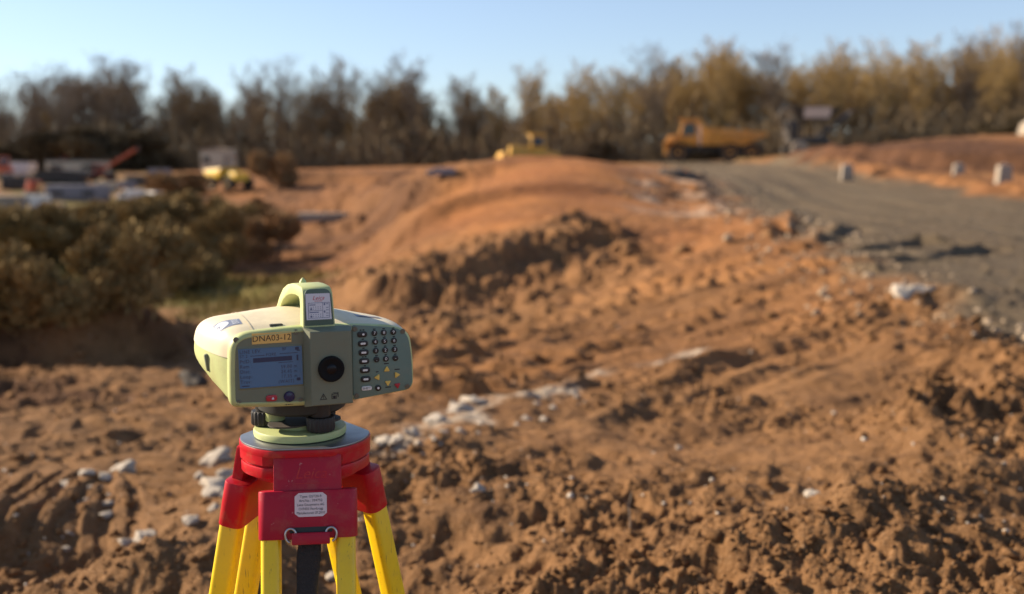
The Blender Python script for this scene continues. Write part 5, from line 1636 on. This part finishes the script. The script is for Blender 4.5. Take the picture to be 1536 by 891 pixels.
SKYLINE = [  # px, py of its top, distance, kind of tree, tone, label
    (8, 118, 92, 4, 'grey', "bare tree at the photo's left edge, over the red-orange excavator"),
    (48, 112, 96, 0, 'grey', "slim bare tree second from the left edge of the woodland"),
    (102, 100, 93, 2, 'grey', "spreading bare tree above the orange mini excavator"),
    (165, 88, 92, 0, 'grey', "tall pale bare tree above the raised telehandler boom"),
    (208, 98, 94, 4, 'grey', "thin bare tree just right of the tall one above the telehandler boom"),
    (280, 104, 90, 5, 'brown', "broad dark bare tree with a rounded crown left of the cream hut"),
    (318, 128, 92, 3, 'brown', "lower bare tree filling the gap above the cream hut"),
    (380, 98, 94, 4, 'grey', "bare tree with an open high crown, right of the cream hut"),
    (425, 90, 93, 4, 'grey', "bare tree with a flat open crown above the survey instrument's left end"),
    (500, 92, 92, 5, 'brown', "dark bare tree with a pointed top above the instrument's keypad"),
    (468, 132, 91, 0, 'brown', "lower bushy bare tree left of the pointed dark tree"),
    (575, 108, 92, 5, 'brown', "dense brown bare tree between the pointed tree and the tall grey one"),
    (630, 88, 93, 1, 'grey', "tall grey bare tree above the parked blue-grey car"),
    (698, 116, 90, 5, 'brown', "dark pointed bare tree right of the parked blue-grey car"),
    (748, 132, 91, 3, 'olive', "low olive bare tree above the bulldozer's left end"),
    (800, 102, 92, 1, 'olive', "narrow olive bare tree rising directly above the bulldozer"),
    (866, 98, 92, 5, 'olive', "olive bare tree above the crest of the orange mound"),
    (918, 104, 92, 0, 'olive', "bare tree with a gap below its crown, right of the mound crest"),
    (985, 72, 93, 2, 'grey', "wide pale bare tree standing left of the dump truck's cab"),
    (1075, 64, 92, 5, 'olive', "tall broad olive bare tree directly above the dump truck"),
    (1165, 70, 92, 0, 'grey', "bare tree above the gap between dump truck and screening machine"),
    (1240, 66, 90, 5, 'olive', "olive bare tree right above the screening machine's pale panel"),
    (1320, 60, 90, 2, 'olive', "broad golden-olive bare tree above the first concrete block"),
    (1380, 62, 91, 5, 'olive', "olive bare tree between the first two concrete blocks"),
    (1440, 56, 90, 0, 'grey', "bare tree above the middle concrete block"),
    (1495, 44, 88, 2, 'olive', "tall bare tree above the largest concrete block"),
    (1540, 36, 88, 1, 'grey', "tallest bare tree, cut by the photo's right border above the white tent"),
]
for px, py, D, k, tone, label in SKYLINE:
    base = place(px, D); top = CZ + ray(px, py)[1] * D
    tree(px, D, top - base.z, label, "bare trees along the skyline", tone, k)
CANOPY = [(-60, 140), (0, 150), (60, 142), (110, 125), (165, 118), (235, 168), (280, 128), (345, 168), (390, 130), (455, 168), (500, 122), (545, 148), (625, 120), (662, 178), (700, 142), (770, 168), (800, 132), (870, 125), (935, 145), (985, 102), (1080, 88), (1130, 110), (1175, 102), (1205, 115), (1240, 92), (1285, 105), (1330, 84), (1410, 96), (1440, 84), (1540, 58), (1620, 60)]
FILL = [(-60, 240, 'grey', "bare tree in the woodland's dense rows behind the left compound", 32), (240, 440, 'brown', "bare tree in the woodland's dense rows behind the cream hut", 28),
        (440, 640, 'brown', "bare tree in the woodland's dense rows beyond the orange earth", 36), (640, 830, 'brown', "bare tree in the woodland's dense rows behind the bulldozer", 32),
        (830, 1000, 'olive', "bare tree in the woodland's dense rows behind the orange mound", 24), (1000, 1260, 'olive', "bare tree in the woodland's dense rows behind dump truck and screening machine", 40),
        (1260, 1620, 'olive', "bare tree in the woodland's dense rows on the bank behind the concrete blocks", 50)]
for x0, x1, tone, label, n in FILL:
    for i in range(n):
        px = x0 + (x1 - x0) * (i + random.uniform(.1, .9)) / n; D = random.uniform(95, 110)
        tops = np.interp(px, [q[0] for q in CANOPY], [q[1] for q in CANOPY])
        base = place(px, D); top = CZ + ray(px, tops + random.uniform(-14, 40))[1] * D
        tree(px, D, top - base.z, label, label.replace("bare tree", "bare trees"), tone if random.random() < .65 else random.choice(['brown', 'grey' if px < 640 else 'olive', 'olive']))


def foliage_geo(seed, n, leaf, squash=.75, clumps=14):
    """leaf and twig faces spread through an uneven volume about 1 m across, standing on z = 0"""
    rr = random.Random(seed); V, Fc = [], []
    cs = []
    for _ in range(clumps):
        a = rr.uniform(0, 6.28); r = math.sqrt(rr.random()) * .38; z = rr.uniform(.12, .85) * (1 - r * .8)
        cs.append((Vector((r * math.cos(a), r * math.sin(a), z)), rr.uniform(.10, .22)))
    for _ in range(n):
        c, r = rr.choice(cs)
        d = Vector((rr.gauss(0, 1), rr.gauss(0, 1), rr.gauss(0, .8))).normalized() * r * rr.random() ** .45
        p = c + d; p.z = max(p.z, .01)
        up = (d.normalized() * .5 + Vector((0, 0, .7)) + Vector((rr.gauss(0, .5), rr.gauss(0, .5), rr.gauss(0, .4)))).normalized()
        s = up.cross(Vector((rr.gauss(0, 1), rr.gauss(0, 1), rr.gauss(0, 1)))).normalized()
        l = leaf * rr.uniform(.6, 1.6); w = l * rr.uniform(.07, .22); b = len(V)
        V.extend((p - s * w * .4, p + s * w * .4, p + up * l * .6 + s * w, p + up * l, p + up * l * .55 - s * w)); Fc.append((b, b + 1, b + 2, b + 3, b + 4))
    SV, SF = [], []
    for c, r in cs:
        p0 = Vector((c.x * .15, c.y * .15, -.03)); d = (c - p0).normalized(); u, v, _ = basis(d); b = len(SV)
        for p, q in ((p0, .012), (p0.lerp(c, .5) + Vector((0, 0, .03)), .009), (c, .004)):
            for k in range(4): a = math.pi / 2 * k; SV.append(p + (u * math.cos(a) + v * math.sin(a)) * q)
        for i in (0, 1):
            for k in range(4): SF.append((b + 4 * i + k, b + 4 * i + (k + 1) % 4, b + 4 * i + 4 + (k + 1) % 4, b + 4 * i + 4 + k))
    return (V, Fc), (SV, SF)


FOL = [foliage_geo(300 + k, 9000, .065) for k in range(4)]
FOL_ME = {}


def shrub(px, py, wpx, hpx, label, group, m='scrub', name="scrub_bush", cat="bush", D=None, k=None):
    k = random.randrange(4) if k is None else k
    if (k, m) not in FOL_ME:
        (a, b_), (c, d) = FOL[k]; FOL_ME[(k, m)] = (pydata("foliage", a, b_, M[m]), pydata("stems", c, d, M['bark']))
    p = hit(px, py) if D is None else place(px, D)
    q = p.y / F
    t = empty(name, p, random.uniform(0, 6.28)); t.scale = (wpx * q * 1.05, wpx * q * 1.05, hpx * q * 1.02); tag(t, label, cat, group)
    for nm, me in zip(("foliage", "stems"), FOL_ME[(k, m)]):
        o = bpy.data.objects.new(nm, me); COL.objects.link(o); o.parent = t
    return t


G = "scrub bushes on the left slope"
for a in [
    (20, 486, 170, 150, "big olive scrub bush nearest the photo's left edge, lowest on the slope"), (110, 482, 150, 150, "olive scrub bush on the grass strip's edge, second from the left along the front"),
    (190, 462, 150, 150, "olive scrub bush in the front row, third from the left edge"), (262, 440, 130, 140, "olive-brown scrub bush in the front row, second from its right end"),
    (322, 408, 110, 120, "olive-brown scrub bush at the front row's right end by the green grass"), (40, 405, 170, 118, "scrub bush behind the front row in front of the corrugated container"),
    (135, 400, 160, 118, "scrub bush behind the front row below the blue-grey cabin"), (225, 390, 150, 116, "scrub bush behind the front row below the white vans"),
    (305, 376, 120, 106, "scrub bush behind the front row below the yellow dumper"), (345, 356, 84, 74, "smaller scrub bush at the top right of the scrub, under the dumper"),
    (90, 345, 150, 40, "low scrub bush in front of the blue-grey cabin"), (190, 338, 140, 40, "low scrub bush in front of the white vans"), (270, 330, 120, 46, "low scrub bush right of the white vans"),
]: shrub(*a, G)
shrub(412, 392, 80, 90, "red-brown bush standing apart on the bare earth, above the instrument's handle", None, 'scrubred')
shrub(392, 332, 56, 44, "red-brown bush right of the yellow dumper", None, 'scrubred')
shrub(262, 292, 90, 42, "dry brown bush behind the white vans, left of the cream hut", None, 'scrubred')
shrub(412, 280, 70, 66, "tall brown bush right of the cream hut under the trees", None, 'scrubred')
for px, w, h, D, label in ((92, 120, 66, 88, "dark evergreen at the left of the dark group behind the compound"), (150, 140, 78, 86, "largest dark evergreen, behind the telehandler boom"), (215, 120, 70, 88, "dark evergreen at the right of the dark group behind the compound"),
                           (35, 90, 48, 88, "low dark evergreen above the site's left edge"), (1047, 60, 62, 84, "dark green ivy-clad evergreen just above the dump truck's cab"), (1500, 70, 44, 76, "dark evergreen bush on the bank left of the white tent"),
                           (640, 70, 60, 92, "dark evergreen under the trees left of the parked car"), (905, 60, 34, 88, "low dark evergreen behind the mound's right shoulder")):
    shrub(px, 0, w, h, label, "dark evergreens at the foot of the woodland", 'evergreen', "evergreen_shrub", "evergreen", D=D)

# undergrowth along the foot of the wood, and grass: nobody could count them
def blades(name, pts, hmin, hmax, w, m, lean=.5):
    V, Fc = [], []
    rr = random.Random(len(pts))
    for p in pts:
        h = rr.uniform(hmin, hmax); s = Vector((rr.gauss(0, 1), rr.gauss(0, 1), 0)).normalized() * w * rr.uniform(.6, 1.4)
        e = Vector((rr.gauss(0, lean), rr.gauss(0, lean), 1)).normalized() * h; p = Vector(p); b = len(V)
        V.extend((p - s, p + s, p + e * .6 + s * .8, p + e, p + e * .55 - s * .8)); Fc.append((b, b + 1, b + 2, b + 3, b + 4))
    return pydata(name, V, Fc, M[m])


g = np.random.default_rng(5)
n = 52000
D_ = g.uniform(86, 112, n); px_ = g.uniform(-150, 1690, n)
xs = np.array([ray(p, 300)[0] for p in px_]) * D_; zs = terrain(xs, D_)[0]
hz = g.uniform(0, 1, n) ** 1.9 * np.clip(3.0 + 2.6 * fbm(xs * .12, D_ * .12, 2, 55), 0.8, 6)
o = link_mesh("undergrowth", blades("undergrowth", np.column_stack([xs, D_, zs + hz]), .5, 1.5, .045, 'twig', .5), None)
tag(o, "tangle of brown undergrowth along the foot of the woodland", "undergrowth", kind='stuff')
n = 60000
r_ = np.exp(g.uniform(math.log(9), math.log(60), n)); t_ = g.uniform(-.62, -.12, n)
xs = r_ * np.sin(t_); ys = r_ * np.cos(t_); zs, mk, _ = terrain(xs, ys)
kp = g.uniform(0, 1, n) < mk[:, 2] * .8
o = link_mesh("grass", blades("grass", np.column_stack([xs, ys, zs])[kp], .06, .22, .009, 'grass', .6), None)
tag(o, "rough green and straw coloured grass on the left slope", "grass", kind='stuff')
